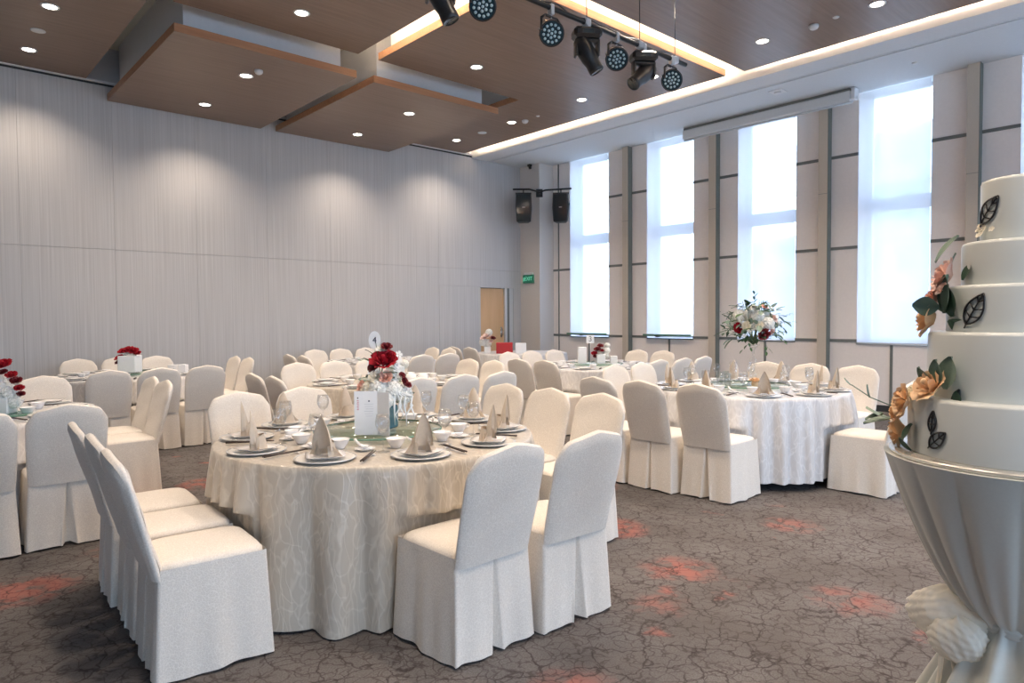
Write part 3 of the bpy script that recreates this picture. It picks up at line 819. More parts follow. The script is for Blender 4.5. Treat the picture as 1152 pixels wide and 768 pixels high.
# ------------------------------------------------------------------ tables
TZ = .742
def tablecloth(tb, R, zhem, mat, seed, amp=.04, nf=17):
    (cx, cy), ph = TB[tb]
    rnd = random.Random(seed)
    near = [c for c in CH if hypot(c[0]-cx, c[1]-cy) < 1.5]
    nA, nR = 288, 26
    phs = [rnd.random()*6.28 for _ in range(5)]
    def fold(a):
        w = a + .10*sin(2*a+phs[0]) + .07*sin(5*a+phs[1])
        v = 2*abs(sin(nf*.5*w+phs[2]))**.85-1
        return v*(.72+.28*sin(3*a+phs[4])) + .28*sin((nf*.5+3)*w+phs[3])
    def inside(x, y, z):
        for (qx, qy, r) in near:
            dx, dy = x-qx, y-qy; lx = dx*cos(-r)-dy*sin(-r); ly = dx*sin(-r)+dy*cos(-r)
            g_ = .016
            if z < .49 and abs(lx) < .233+g_ and abs(ly) < .240+g_: return True
            if z >= .49 and z < .60 and abs(lx) < .22 and ly < -.17 and ly > -.30: return True
        return False
    verts = []; faces = []
    prof = [(0, 0), (.5, 0), (.9, 0), (.985, -.001)]
    for fr, dz in prof:
        for i in range(nA): a = 2*pi*i/nA; verts.append((R*fr*cos(a), R*fr*sin(a), TZ+dz))
    for k in range(nR+1):
        t = k/nR
        z = TZ - .006 - (TZ-.006-zhem)*t
        row = []
        for i in range(nA):
            a = 2*pi*i/nA
            f = fold(a)
            r = R + .003*min(1, t*6) + .028*t + amp*f*min(1, t*1.25)**.62
            pass
            row.append(r)
        for i in range(nA):
            a = 2*pi*i/nA; r = row[i]
            n_ = 0
            while n_ < 40 and inside(cx+r*cos(a), cy+r*sin(a), z): r -= .012; n_ += 1
            row[i] = r
        # smooth pushed-in areas a little
        base = row[:]
        for i in range(nA):
            m_ = min(base[(i+d) % nA] + abs(d)*.02 for d in range(-8, 9)); row[i] = min(base[i], m_)
        for i in range(nA):
            a = 2*pi*i/nA; verts.append((row[i]*cos(a), row[i]*sin(a), z + (.004*sin(9*a) if t > .95 else 0)))
    T = len(prof)+nR+1
    for k in range(T-1):
        for i in range(nA):
            j = (i+1) % nA; faces.append(((k+1)*nA+i, (k+1)*nA+j, k*nA+j, k*nA+i))
    faces = [f for f in faces]
    t = empty('banquet_table', (cx, cy, 0))
    tag(t, {1: 'large round table under a champagne brocade cloth at the front', 2: 'round table under a pale brocade cloth with a tall bouquet', 3: 'round white table carrying number 3 by the windows',
            4: 'round clothed table cut by the left edge of the photo', 5: 'round clothed table near the grey wall with a red-topped white box', 6: 'round clothed table right behind the front table',
            9: 'round clothed table by the grey wall behind the middle table', 8: 'far clothed table with a red box before the wooden door'}[tb], 'table', 'round banquet tables')
    mesh('tablecloth', verts, faces, mat, t)
    b = MB(); b.lathe([(.30, .0), (.30, .03), (.05, .05), (.05, .68), (.2, .70), (R-.06, .705), (R-.06, .728), (0, .728)], 40, cap1=False)
    b.build('table_base', M['blackm'], t)
    return t
tablecloth(1, .875, .012, M['cloth'], 3, .060, 35)
tablecloth(2, .860, .07, M['cloth_white'], 5, .060, 31)
tablecloth(3, .87, .03, M['cloth_white'], 8, .035, 25)
tablecloth(4, .87, .03, M['cloth_white'], 9, .035, 25)
tablecloth(5, .87, .03, M['cloth_white'], 12, .035, 26)
tablecloth(6, .87, .03, M['cloth'], 13, .035, 24)
tablecloth(9, .87, .03, M['cloth_white'], 15, .035, 26)
tablecloth(8, .87, .03, M['cloth_white'], 17, .03, 28)

# ------------------------------------------------------------------ tableware
TT = TZ + .0015
def place(o, x, y, z, rz=0): o.location = (x, y, z); o.rotation_euler = (0, 0, rz); return o
PROTO = {}
def inst(key, label, cat, group, x, y, z, rz=0):
    p, used_ = PROTO[key]
    o = copy_tree(p) if used_ else p; PROTO[key] = (p, True)
    place(o, x, y, z, rz)
    for k in ('label', 'category', 'group'):
        if k in o: del o[k]
    return tag(o, label, cat, group)
def proto(key, o): PROTO[key] = (o, False)
# charger plate
t = empty('charger_plate', (0, 0, 0))
b = MB(); b.lathe([(0, 0), (.085, 0), (.125, .007), (.140, .010), (.141, .012), (.125, .010), (.085, .003), (0, .003)], 40, cap0=False, cap1=False)
b.build('plate', M['silver'], t)
b = MB(); b.lathe([(.1415, .009), (.144, .012), (.1405, .0145), (.138, .012), (.1415, .009)], 40, cap0=False, cap1=False); b.build('rim', M['alu'], t)
proto('charger', t)
# square plate
def sq(i, prof):
    pass
b = MB()
pr = [(.0, .003), (.05, .0), (.066, .0), (.088, .012), (.090, .013), (.066, .004), (.0, .004)]
def sqring(t_, r): 
    a = 2*pi*t_; c, s_ = cos(a), sin(a); k = (abs(c)**6+abs(s_)**6)**(-1/6); return r*k*c, r*k*s_
b.grid(lambda i, j: (*sqring(i, pr[int(round(j*6))][0]), pr[int(round(j*6))][1]), 40, 6, closed_u=True)
proto('square', b.build('square_plate', M['porcelain']))
# napkin: cuff, tall folded peak, two side wings
t = empty('folded_napkin', (0, 0, 0))
b = MB()
def cuff(i, j):
    a = -2.35 + 4.7*i; r = .050 - .014*j; z = .002 + .070*j*(1-.35*abs(a/2.35)**2)
    return (r*sin(a)*1.15, -r*cos(a), z)
b.grid(cuff, 20, 6)
b.grid(lambda i, j: (cuff(i, j)[0]*.90, cuff(i, j)[1]*.90, cuff(i, j)[2]), 20, 6)
b.build('cuff', M['napkin'], t)
b = MB()
def peak(i, j):
    u = i*2-1; w = .044*sin(pi*min(1, .42+.58*j))**.9*(1-.12*j) if j < 1 else 0
    w = .052*max(0, cos(pi/2*j))**.75
    return (w*sin(u*1.75), .016 - .034*max(0, 1-j)**.7*(cos(u*1.75)-.3) + .012*j, .03+.162*j)
b.grid(peak, 12, 12)
b.grid(lambda i, j: (peak(i, j)[0]*.96, peak(i, j)[1]-.010*(1-j), peak(i, j)[2]-.002), 12, 12)
b.build('peak', M['napkin'], t)
for s_ in (-1, 1):
    b = MB()
    b.grid(lambda i, j: (s_*(.026 + .066*i), .004 + .018*j*(1-i) - .006*i, .003 + (.078*(1-i)**1.2)*j), 8, 5)
    b.grid(lambda i, j: (s_*(.026 + .066*i), -.014*(1-i)*j - .006*i, .003 + (.070*(1-i)**1.4)*j), 8, 5)
    b.build('wing', M['napkin'], t)
proto('napkin', t)
# bowl with soup spoon rest
b = MB(); b.lathe([(0, .0), (.024, .0), (.026, .006), (.040, .026), (.050, .048), (.052, .050), (.048, .048), (.036, .026), (.02, .009), (0, .008)], 32, cap0=False, cap1=False)
proto('bowl', b.build('rice_bowl', M['porcelain']))
b = MB(); b.lathe([(0, .0), (.02, .0), (.022, .004), (.036, .03), (.038, .045), (.036, .045), (.03, .02), (0, .008)], 28, cap0=False, cap1=False)
proto('cup', b.build('tea_cup', M['porcelain']))
# saucer with soup spoon
t = empty('soup_spoon', (0, 0, 0))
b = MB(); b.grid(lambda i, j: ((.020*j)*cos(2*pi*i), (.030*j)*sin(2*pi*i)+.0, .004+.014*j*j), 20, 5, closed_u=True)
b.grid(lambda i, j: ((.021*j)*cos(2*pi*i), (.031*j)*sin(2*pi*i)+.0, .001+.016*j*j), 20, 5, closed_u=True); b.build('spoon_bowl', M['porcelain'], t)
b = MB(); b.tube([(0, .026, .014), (0, .05, .016), (0, .075, .026), (0, .095, .036)], [.008, .007, .0065, .008], 8); b.build('spoon_handle', M['porcelain'], t)
proto('spoon', t)
b = MB(); b.lathe([(0, 0), (.03, 0), (.034, .003), (.052, .010), (.053, .012), (.034, .006), (0, .005)], 28, cap0=False, cap1=False)
proto('saucer', b.build('saucer', M['porcelain']))
t = empty('chopsticks', (0, 0, 0))
for s_ in (-.006, .006):
    b = MB(); b.tube([(s_, -.12, .012), (s_, .12, .012)], [.0045, .0028], 8); b.build('chopstick', M['stickm'], t)
b = MB(); b.box(-.02, .02, .055, .067, 0, .008, bev=.003); b.build('rest', M['porcelain'], t, smooth=False)
proto('sticks', t)
b = MB(); b.lathe([(0, 0), (.034, 0), (.034, .002), (.006, .005), (.0035, .012), (.0035, .085), (.008, .092), (.026, .105), (.036, .130), (.036, .155), (.030, .185), (.0295, .185), (.035, .155), (.035, .131), (.024, .107), (0, .096)], 24, cap0=False, cap1=False)
proto('glass', b.build('wine_glass', M['crystal']))
b = MB(); b.lathe([(0, .0), (.026, 0), (.030, .11), (.0285, .11), (.025, .006), (0, .006)], 24, cap0=False, cap1=False)
proto('tumbler', b.build('water_glass', M['crystal']))

def turntable(tb, r=.36):
    (cx, cy), ph = TB[tb]
    t = empty('glass_turntable', (cx, cy, TT)); tag(t, 'round clear glass turntable in the centre of %s' % ph, 'turntable', 'glass turntables on the tables')
    b = MB(); b.lathe([(.10, 0), (.10, .02), (.06, .022)], 28); b.build('swivel', M['alu'], t)
    b = MB(); b.lathe([(0, .022), (r-.006, .022), (r-.006, .032), (0, .032)], 64, cap0=False, cap1=False); b.build('glass_disc', M['green_glass'], t)
    b = MB(); b.lathe([(r-.006, .022), (r, .024), (r, .030), (r-.006, .032)], 64, cap0=False, cap1=False); b.build('polished_edge', M['green_edge'], t)
    return t
for k in (1, 2, 3, 5, 6, 9): turntable(k)
GT = TT + .033
# seat angles -> seat phrase
def seat_list(tb):
    two = [('N', 0), ('N', 1), ('W', 0), ('W', 1), ('W', 2), ('S', 1), ('S', 0), ('E', 2), ('E', 1), ('E', 0)]
    three = [('N', 0), ('N', 1), ('N', 2), ('W', 0), ('W', 1), ('S', 2), ('S', 1), ('S', 0), ('E', 1), ('E', 0)]
    nm = {'E': 'left side', 'N': 'camera side', 'W': 'right side', 'S': 'back side'}
    l = two if tb in (1, 2) else three
    cnt = {s_: len([1 for q in l if q[0] == s_]) for s_ in 'NSEW'}
    out = []
    for s_, i in l:
        w = ({2: n2, 3: n3} if s_ in 'EW' else {2: h2, 3: h3})[cnt[s_]][i]
        out.append('%s %s seat of %s' % (w, nm[s_], TB[tb][1]))
    return out
def setting(tb, ang, phrase, full=True, seed=0):
    (cx, cy), _ = TB[tb]; a = RD(ang); rnd = random.Random(seed)
    er = Vector((cos(a), sin(a), 0)); et = Vector((-sin(a), cos(a), 0))   # radial, tangential (to the left of the sitter? )
    def P(r, t): p = er*r + et*t; return cx+p.x, cy+p.y
    rz = a + pi/2 - pi      # local +y points to the table centre
    rz = a + pi/2
    T = TB[tb][1]
    x, y = P(.715, 0); inst('charger', 'silver-rimmed charger, ' + phrase, 'plate', 'charger plates', x, y, TT)
    inst('square', 'square white plate, ' + phrase, 'plate', 'square plates', x, y, TT+.0125, rz+.3+rnd.random()*.3)
    if full:
        inst('napkin', 'peaked champagne napkin, ' + phrase, 'napkin', 'folded napkins', x, y, TT+.0175, rz + pi + (rnd.random()-.5)*1.1)
    x, y = P(.66, .19); inst('sticks', 'dark chopsticks, ' + phrase, 'chopsticks', 'chopsticks', x, y, TT, rz+.12)
    if full:
        x, y = P(.475, .10); inst('saucer', 'white saucer, ' + phrase, 'saucer', 'saucers', x, y, TT)
        inst('spoon', 'white soup spoon, ' + phrase, 'spoon', 'soup spoons', x, y, TT+.006, rz+.9)
        x, y = P(.455, -.04); inst('bowl', 'small white bowl, ' + phrase, 'bowl', 'rice bowls', x, y, TT)
        x, y = P(.53, -.13); inst('glass', 'stemmed wine glass, ' + phrase, 'glass', 'wine glasses', x, y, TT)
    else:
        x, y = P(.50, .06); inst('bowl', 'small white bowl, ' + phrase, 'bowl', 'rice bowls', x, y, TT)
for tb in (1, 2):
    for k, phn in enumerate(seat_list(tb)): setting(tb, -105+36*k, phn, True, tb*20+k)
for tb in (3, 4, 5, 6, 9):
    for k, phn in enumerate(seat_list(tb)): setting(tb, -115+36*k, phn, False, tb*20+k)
# extra cups stacked near turntables
def cups(tb, pts, phrase):
    (cx, cy), _ = TB[tb]
    for i, (dx, dy, w) in enumerate(pts): inst('cup', 'white tea cup %s on %s' % (w, TB[tb][1]), 'cup', 'tea cups', cx+dx, cy+dy, TT)
cups(1, [(.40, .14, 'right of the flowers'), (-.42, .22, 'left of the menu card, behind the napkins')], '')
cups(2, [(-.42, .12, 'left of the bouquet stand')], '')
cups(6, [(.44, .1, 'right of the centre')], '')

# ------------------------------------------------------------------ flowers
def rose_mb(R, seed=0, open_=1.0):
    rnd = random.Random(seed); b = MB()
    b.lathe([(0, R*.95), (R*.16, R*.9), (R*.24, R*.6), (R*.2, R*.2), (0, 0)], 8, cap0=False, cap1=False)
    for ring, (n, rr, tilt, h) in enumerate([(3, .20, .10, 1.0), (4, .34, .22, .97), (5, .50, .42, .88), (6, .62, .70, .74)]):
        for k in range(n):
            a = 2*pi*k/n + ring*.7 + rnd.random()*.3
            wd = R*(1.1+.2*rnd.random())*(.60+.32*ring/3)
            def pet(i, j, a=a, wd=wd, rr=rr, tilt=tilt*open_, h=h):
                u = i*2-1
                r = R*rr*(.35+.65*min(1, j*1.6)) + R*tilt*.62*j*j
                z = R*h*(j - .25*tilt*j*j) - R*.10*abs(u)**2*j
                wl = wd*sin(pi*min(.92, .22+.62*j))**.8
                ang = a + u*wl/(R*(rr+.35))*.55
                r2 = r + R*.07*abs(u)**3 + (R*.10*tilt if j > .85 else 0)
                return (r2*cos(ang), r2*sin(ang), z + R*.0)
            b.grid(pet, 5, 5)
    return b
def daisy_mb(R, seed=0, n=5):
    b = MB(); rnd = random.Random(seed)
    for k in range(n):
        a = 2*pi*k/n
        b.grid(lambda i, j, a=a: (R*j*cos(a+(i-.5)*6.0/n*sin(pi*min(.82, j*.9))), R*j*sin(a+(i-.5)*6.0/n*sin(pi*min(.82, j*.9))), R*.14*j*j), 3, 3)
    b.lathe([(R*.2, 0), (R*.15, R*.15), (0, R*.2)], 6, cap1=False)
    return b
def hydrangea_mb(R, seed=0, n=46):
    b = MB(); rnd = random.Random(seed)
    for k in range(n):
        z = 1-1.55*(k+.5)/n; a = k*2.4
        s_ = sqrt(max(0, 1-z*z)); d = Vector((s_*cos(a), s_*sin(a), z))
        Mx = Matrix.Translation(d*R*.85) @ Vector((0,0,1)).rotation_difference(d).to_matrix().to_4x4() @ Matrix.Rotation(rnd.random()*6, 4, 'Z')
        f = daisy_mb(R*.40, k, 4); b.add(f.v, f.f, 0, Mx)
    b.lathe([(0, -R*.7), (R*.45, -R*.72), (R*.72, -R*.45), (R*.86, 0), (R*.72, R*.45), (R*.45, R*.72), (0, R*.86)], 14, cap0=False, cap1=False)
    return b
def leaf_mb(Ln, Wd, curl=.25):
    b = MB()
    b.grid(lambda i, j: ((i*2-1)*Wd*sin(pi*min(1, max(0, j*.94+.03)))**.85, Ln*j, -curl*Ln*j*j + abs(i*2-1)*Wd*.25), 4, 8)
    return b
SHARED = {}
def shared(kind, builder):
    if kind not in SHARED:
        mb = builder(); me = bpy.data.meshes.new(kind); me.from_pydata(mb.v, [], mb.f)
        for p in me.polygons: p.use_smooth = True
        SHARED[kind] = me
    return SHARED[kind]
MESHM = {}
def part(name, kind, builder, mat, parent, loc, direction=(0, 0, 1), spin=0.0, scale=1.0, label=None):
    key = (kind, mat)
    if key not in MESHM:
        me = shared(kind, builder).copy(); me.materials.append(M[mat]); MESHM[key] = me
    o = bpy.data.objects.new(name, MESHM[key]); COL.objects.link(o); o.parent = parent
    q = Vector((0, 0, 1)).rotation_difference(Vector(direction).normalized()).to_matrix().to_4x4() @ Matrix.Rotation(spin, 4, 'Z')
    o.matrix_basis = Matrix.Translation(loc) @ q @ Matrix.Scale(scale, 4)
    if label: o['label'] = label
    return o
RO = lambda: rose_mb(1.0, 3); HY = lambda: hydrangea_mb(1.0, 4); DA = lambda: daisy_mb(1.0, 2); LF = lambda: leaf_mb(1.0, .26); LR = lambda: leaf_mb(1.0, .42, .1)
def rose(p, loc, R, mat, d=(0, 0, 1), lab=None): return part('rose', 'rose_mesh', RO, mat, p, loc, d, random.random()*6, R, lab)
def hyd(p, loc, R, mat='rose_white', d=(0, 0, 1)): return part('hydrangea', 'hydr_mesh', HY, mat, p, loc, d, random.random()*6, R)
def dai(p, loc, R, mat='rose_white', d=(0, 0, 1)): return part('blossom', 'daisy_mesh', DA, mat, p, loc, d, random.random()*6, R)
def leafp(p, loc, Ln, mat='leaf', yaw=0., pitch=0., kind='leaf_mesh', bld=None, roll=0.):
    key = (kind, mat)
    bld = bld or LF
    if key not in MESHM:
        me = shared(kind, bld).copy(); me.materials.append(M[mat]); MESHM[key] = me
    o = bpy.data.objects.new('leaf', MESHM[key]); COL.objects.link(o); o.parent = p
    o.matrix_basis = Matrix.Translation(loc) @ Matrix.Rotation(yaw, 4, 'Z') @ Matrix.Rotation(pitch, 4, 'X') @ Matrix.Rotation(roll, 4, 'Y') @ Matrix.Scale(Ln, 4)
    return o
# camera-right and camera-forward on the floor plane
R2 = Vector((.742, -.67, 0)); F2 = Vector((.67, .742, 0)); U = Vector((0, 0, 1))
def rel(r, f, u): return R2*r + F2*f + U*u

# --- centrepiece of the front table
(cx, cy) = TB[1][0]
t = empty('flower_arrangement', Vector((cx, cy, GT))+rel(.04, 0, 0)); tag(t, 'white and red flower arrangement in a dark teal vase on the front table', 'flowers')
b = MB(); b.box(-.055, .055, -.055, .055, 0, .13, bev=.008, M=Matrix.Rotation(.5, 4, 'Z')); b.build('vase', M['teal'], t, smooth=False)
b = MB(); 
for k in range(9):
    a = k*.7; b.tube([(.02*cos(a), .02*sin(a), .10), (.07*cos(a), .07*sin(a), .22)], .003, 5)
b.tube([(0, 0, .1), rel(-.02, 0, .30), rel(0, 0, .43)], .004, 5); b.tube([(0, 0, .1), rel(-.03, .0, .35), rel(-.05, 0, .50)], .0025, 5)
b.build('stems', M['stem'], t)
for r, f, u, R in ((-.02, -.06, .23, .062), (-.09, -.02, .22, .055), (.05, -.05, .22, .06), (.10, .0, .19, .06), (.0, .06, .24, .06), (-.07, .06, .2, .05), (.02, -.09, .17, .05)): hyd(t, rel(r, f, u), R, 'rose_white' if r > -.05 else 'rose_cream', rel(r, f, .12))
rose(t, rel(.0, -.02, .365), .072, 'rose_red', rel(0, -.5, .7), 'large red rose at the top')
rose(t, rel(.03, .0, .40), .04, 'rose_red', rel(.4, -.3, .7)); rose(t, rel(.015, -.02, .455), .03, 'rose_dark', rel(.2, -.5, .7))
rose(t, rel(-.045, -.02, .35), .04, 'rose_dark', rel(-.5, -.6, .4)); rose(t, rel(-.01, .0, .44), .035, 'rose_white', rel(0, -.4, .8))
for r, u in ((.10, .30), (.115, .27), (.135, .245), (.12, .255)): rose(t, rel(r, -.03, u), .018, 'rose_dark', rel(.4, -.5, .4))
rose(t, rel(-.12, -.03, .24), .03, 'rose_coral', rel(-.6, -.5, .4)); rose(t, rel(.02, -.07, .29), .035, 'rose_coral', rel(0, -.7, .5)); rose(t, rel(-.04, -.06, .29), .035, 'rose_cream', rel(0, -.7, .5))
for k in range(6): dai(t, rel(.065+.004*k, -.02, .27+.03*k), .022, 'rose_white', rel(.5, -.6, .3))
for k in range(26):
    a = k*2.4; rr = .05+.09*((k*7) % 5)/5; u = .15+.24*((k*3) % 7)/7
    leafp(t, rel(rr*cos(a), rr*sin(a)*.8, u*.9), .055+.02*(k % 3), ['leaf', 'leafd', 'sage'][k % 3], a, RD(30-10*(k % 4)))
leafp(t, rel(-.07, -.01, .37), .07, 'leaf', 2.0, .6); leafp(t, rel(-.065, -.01, .42), .05, 'leafd', 1.0, .8); leafp(t, rel(.14, -.03, .2), .07, 'leafd', -1.0, .1)
for k in range(6):
    x0 = .07+.02*k
    b = MB(); b.tube([rel(.06, -.06, .22), rel(x0, -.09, .19), rel(x0+.02*sin(k*2), -.10, .14), rel(x0-.015*sin(k*2), -.10, .09), rel(x0+.02*sin(k*3), -.10+.01*cos(k), .03+.015*(k % 3))], [.004, .005, .006, .004, .002], 5)
    b.build('ribbon_strand', M['ribbon'], t)
# number paddle
pd = empty('table_number', (cx-.0, cy, GT)); pd.location = Vector((cx, cy, GT)) + rel(-.015, -.0, .0)
tag(pd, 'white oval number paddle standing above the front table flowers', 'table number')
b = MB(); b.tube([(0, 0, 0), (0, 0, .47)], .002, 6); b.build('stick', M['crystal'], pd)
A = atan2(R2.y, R2.x)
MP = Matrix.Rotation(A, 4, 'Z')
b = MB(); b.add([(.034*cos(2*pi*i/28), y_, .50+.052*sin(2*pi*i/28)) for y_ in (-.002, .002) for i in range(28)], [tuple(range(28)), tuple(range(55, 27, -1))] + [(i, (i+1) % 28, 28+(i+1) % 28, 28+i) for i in range(28)], M=MP)
b.build('paddle', M['card'], pd, smooth=False)
TXT = lambda x, y, z: MP @ Matrix.Translation((x, y, z)) @ Matrix(((1, 0, 0, 0), (0, 0, -1, 0), (0, 1, 0, 0), (0, 0, 0, 1)))
text_mesh('numeral', '4', .05, M['ink'], pd, TXT(0, -.003, .50), .0006)
# folded menu card
mc = empty('menu_card', Vector((cx, cy, GT)) + rel(.04, -.225, 0)); tag(mc, 'tall folded white menu card standing before the front flowers', 'menu card')
b = MB(); b.box(-.122, 0, -.001, .001, 0, .235, M=Matrix.Rotation(A+.10, 4, 'Z')); b.build('left_leaf', M['card'], mc, smooth=False)
b = MB(); b.box(0, .105, -.001, .001, 0, .232, M=Matrix.Rotation(A-.75, 4, 'Z') @ Matrix.Identity(4)); o = b.build('right_leaf', M['card'], mc, smooth=False)
ML = Matrix.Rotation(A+.10, 4, 'Z')
b = MB(); b.box(-.048, -.040, -.0018, -.001, .178, .186, 0, ML)
b.box(-.106, -.100, -.0018, -.001, .195, .203, 0, ML)
for k in range(7): b.box(-.108+.002*(k % 2), -.098, -.0018, -.001, .135+.008*k, .1385+.008*k, 1, ML)
for k in range(6): b.box(-.07+.004*(k % 3), -.02-.004*(k % 2), -.0016, -.001, .165-.013*k, .1665-.013*k, 2, ML)
b.build('print', [M['ink'], M['inkred'], M['inkgrey']], mc, smooth=False)
b = MB(); MR = Matrix.Rotation(A-.75, 4, 'Z')
for k in range(4): b.box(.075+.004*(k % 2), .095, -.0018, -.001, .03+.012*k, .036+.012*k, 0, MR)
b.build('leaf_print', [M['inkgrey']], mc, smooth=False)

# --- tall bouquet on the second table
(cx, cy) = TB[2][0]
t = empty('bouquet_stand', Vector((cx, cy, GT))+rel(.05, 0, 0)); tag(t, 'tall crystal stand topped with a large white and burgundy bouquet', 'flowers')
b = MB(); b.lathe([(.07, 0), (.07, .008), (.02, .02), (.012, .04), (.03, .06), (.035, .09), (.012, .12), (.012, .16), (.034, .19), (.034, .22), (.010, .25), (.010, .31), (.03, .335), (.06, .36), (.05, .362), (0, .345)], 20, cap1=False); b.build('crystal_stem', M['crystal'], t)
rnd = random.Random(5)
B0 = .54
b = MB()
for k in range(40):
    a = rnd.random()*6.28; e = rnd.uniform(-.6, 1.3); d = Vector((cos(a)*cos(e), sin(a)*cos(e), sin(e)))
    b.tube([(0, 0, .36), Vector((0, 0, .44))+d*.08, Vector((0, 0, B0))+d*.24], .0022, 4)
b.build('stems', M['stem'], t)
def bq(a, e, r): 
    d = rel(cos(e)*sin(a), -cos(e)*cos(a), sin(e)); return Vector((0, 0, B0)) + Vector((d.x*r, d.y*r, d.z*r*.85)), d
for a, e, r, R, m_ in ((-.1, .55, .17, .065, 'rose_white'), (.35, .1, .19, .06, 'rose_white'), (-.7, .75, .17, .045, 'rose_white'), (.6, .75, .17, .04, 'rose_white'), (-1.3, .6, .18, .06, 'rose_white'), (0, 1.4, .16, .05, 'rose_white'), (1.5, .5, .16, .05, 'rose_white'), (3, .5, .16, .07, 'rose_white'), (2.2, .3, .16, .07, 'rose_white'), (-2.2, .3, .16, .06, 'rose_white')):
    p, d = bq(a, e, r); hyd(t, p, R, m_, d)
for a, e, r, R, m_, lb in ((-.95, -.12, .20, .045, 'rose_red', 'red rose on the left'), (.12, -.42, .20, .052, 'rose_dark', 'deep burgundy rose'), (-.6, -.02, .21, .038, 'rose_cream', None), (-.1, .0, .20, .035, 'rose_cream', None), (.75, .35, .20, .036, 'rose_blush', None), (.45, .95, .22, .03, 'rose_coral', None), (-.35, -.1, .19, .03, 'rose_white', None), (.55, -.3, .2, .03, 'rose_pink', None), (1.1, .1, .2, .032, 'rose_white', None), (-1.2, .3, .21, .035, 'rose_white', None)):
    p, d = bq(a, e, r); rose(t, p, R, m_, d, lb)
for k in range(150):
    a = rnd.uniform(-3.1, 3.1); e = rnd.uniform(-.75, 1.3); p, d = bq(a, e, rnd.uniform(.16, .26))
    leafp(t, p, rnd.uniform(.055, .105), ['leaf', 'leafd', 'sage', 'sage2'][k % 4], atan2(d.y, d.x)-pi/2+rnd.uniform(-.8, .8), rnd.uniform(-.9, .9))
for k in range(26):
    a = rnd.uniform(-1.6, 1.6); e = rnd.uniform(-.4, 1.3); p, d = bq(a, e, rnd.uniform(.22, .29)); dai(t, p, rnd.uniform(.012, .022), 'rose_white', d)
for a, e in ((1.2, .35), (1.35, .1), (-1.4, .45), (.1, 1.5), (-1.5, -.3), (1.0, -.55), (-.6, -.9), (.5, -1.0)):
    for q in range(4):
        p, d = bq(a+.06*q*(-1)**q, e, .24+.03*q); leafp(t, p, .045, 'sage2' if e > 0 else 'leaf', atan2(d.y, d.x)-pi/2+.6*(-1)**q, e*.7)
# napkin-like champagne flower candle holder by the stand
b = MB(); f = rose_mb(.05, 5, 1.4); b.add(f.v, f.f, 0); b.lathe([(.03, -.03), (.035, -.0), (.02, .01)], 12)
o = b.build('gold_flower_holder', M['rose_peach']); o.location = Vector((cx, cy, GT+.03))+rel(.0, -.2, 0); tag(o, 'small golden flower-shaped candle holder beside the bouquet stand', 'candle holder')
b = MB(); b.tube([(0, 0, 0), (0, 0, .20)], .036, 20); o = b.build('glass_vase', M['crystal']); o.location = Vector((cx, cy, GT))+rel(-.12, .05, 0); tag(o, 'clear cylinder vase left of the bouquet stand', 'vase')
for i, (r, f_) in enumerate(((-.22, -.12), (-.25, .02), (-.16, .12))): 
    p = Vector((cx, cy, GT))+rel(r, f_, 0); inst('tumbler', ['clear tumbler nearest on the bouquet table turntable', 'clear tumbler in the middle of three left of the bouquet stand', 'clear tumbler behind the other two by the bouquet stand'][i], 'glass', 'tumblers on the bouquet table', p.x, p.y, p.z)
for i, (r, f_) in enumerate(((.45, .02), (.10, .40))):
    pass

# --- small arrangements on the other tables
def small_flowers(tb, off, label, reds, whites, vase='card', cube=.06):
    (cx, cy) = TB[tb][0]; t = empty('flower_arrangement', Vector((cx, cy, GT))+off); tag(t, label, 'flowers')
    b = MB(); b.box(-cube, cube, -cube, cube, 0, cube*2, bev=.006, M=Matrix.Rotation(A+.1, 4, 'Z')); b.build('vase', M[vase], t, smooth=False)
    for (r, u, R, m_) in reds: rose(t, rel(r, -.02, u), R, m_, rel(r*2, -.5, .8))
    for (r, u, R) in whites: hyd(t, rel(r, .0, u), R, 'rose_white', rel(r*2, -.4, .8))
    for k in range(12):
        a = k*2.4; leafp(t, rel(.07*cos(a), .06*sin(a), cube*2+.01*(k % 4)), .06, ['leaf', 'leafd', 'sage'][k % 3], a, .3)
    return t
small_flowers(3, rel(.05, 0, 0), 'red and white flower arrangement on the table numbered 3', [(-.04, .17, .045, 'rose_dark'), (-.08, .12, .04, 'rose_red'), (-.06, .08, .035, 'rose_dark'), (.0, .22, .04, 'rose_dark'), (.02, .16, .03, 'rose_red')], [(.09, .17, .05), (.07, .10, .055), (.10, .24, .04), (.0, .09, .05)])
o = MB(); o.tube([(0, 0, 0), (0, 0, .30)], .0035, 6); t3 = empty('table_number', Vector((*TB[3][0], GT))+rel(-.085, -.02, 0)); tag(t3, 'white card printed with the number 3 on a stick', 'table number')
o.build('stick', M['silver'], t3)
b = MB(); b.box(-.052, .052, -.002, .002, .27, .38, M=MP); b.build('card', M['card'], t3, smooth=False)
text_mesh('numeral', '3', .10, M['ink'], t3, TXT(0, -.003, .325), .0006)
b = MB(); b.box(-.055, .055, -.055, .055, 0, .22, bev=.004, M=MP); o = b.build('menu_stand', M['card'], smooth=False); o.location = Vector((*TB[3][0], GT))+rel(-.20, -.04, 0); tag(o, 'white upright menu stand left of the number 3 card', 'menu card')
b = MB(); b.box(-.045, .045, -.045, .045, 0, .10, bev=.004, M=MP); o = b.build('candle_box', M['porcelain'], smooth=False); o.location = Vector((*TB[3][0], GT))+rel(.22, -.08, 0); tag(o, 'small white box right of the flowers on the table numbered 3', 'box')
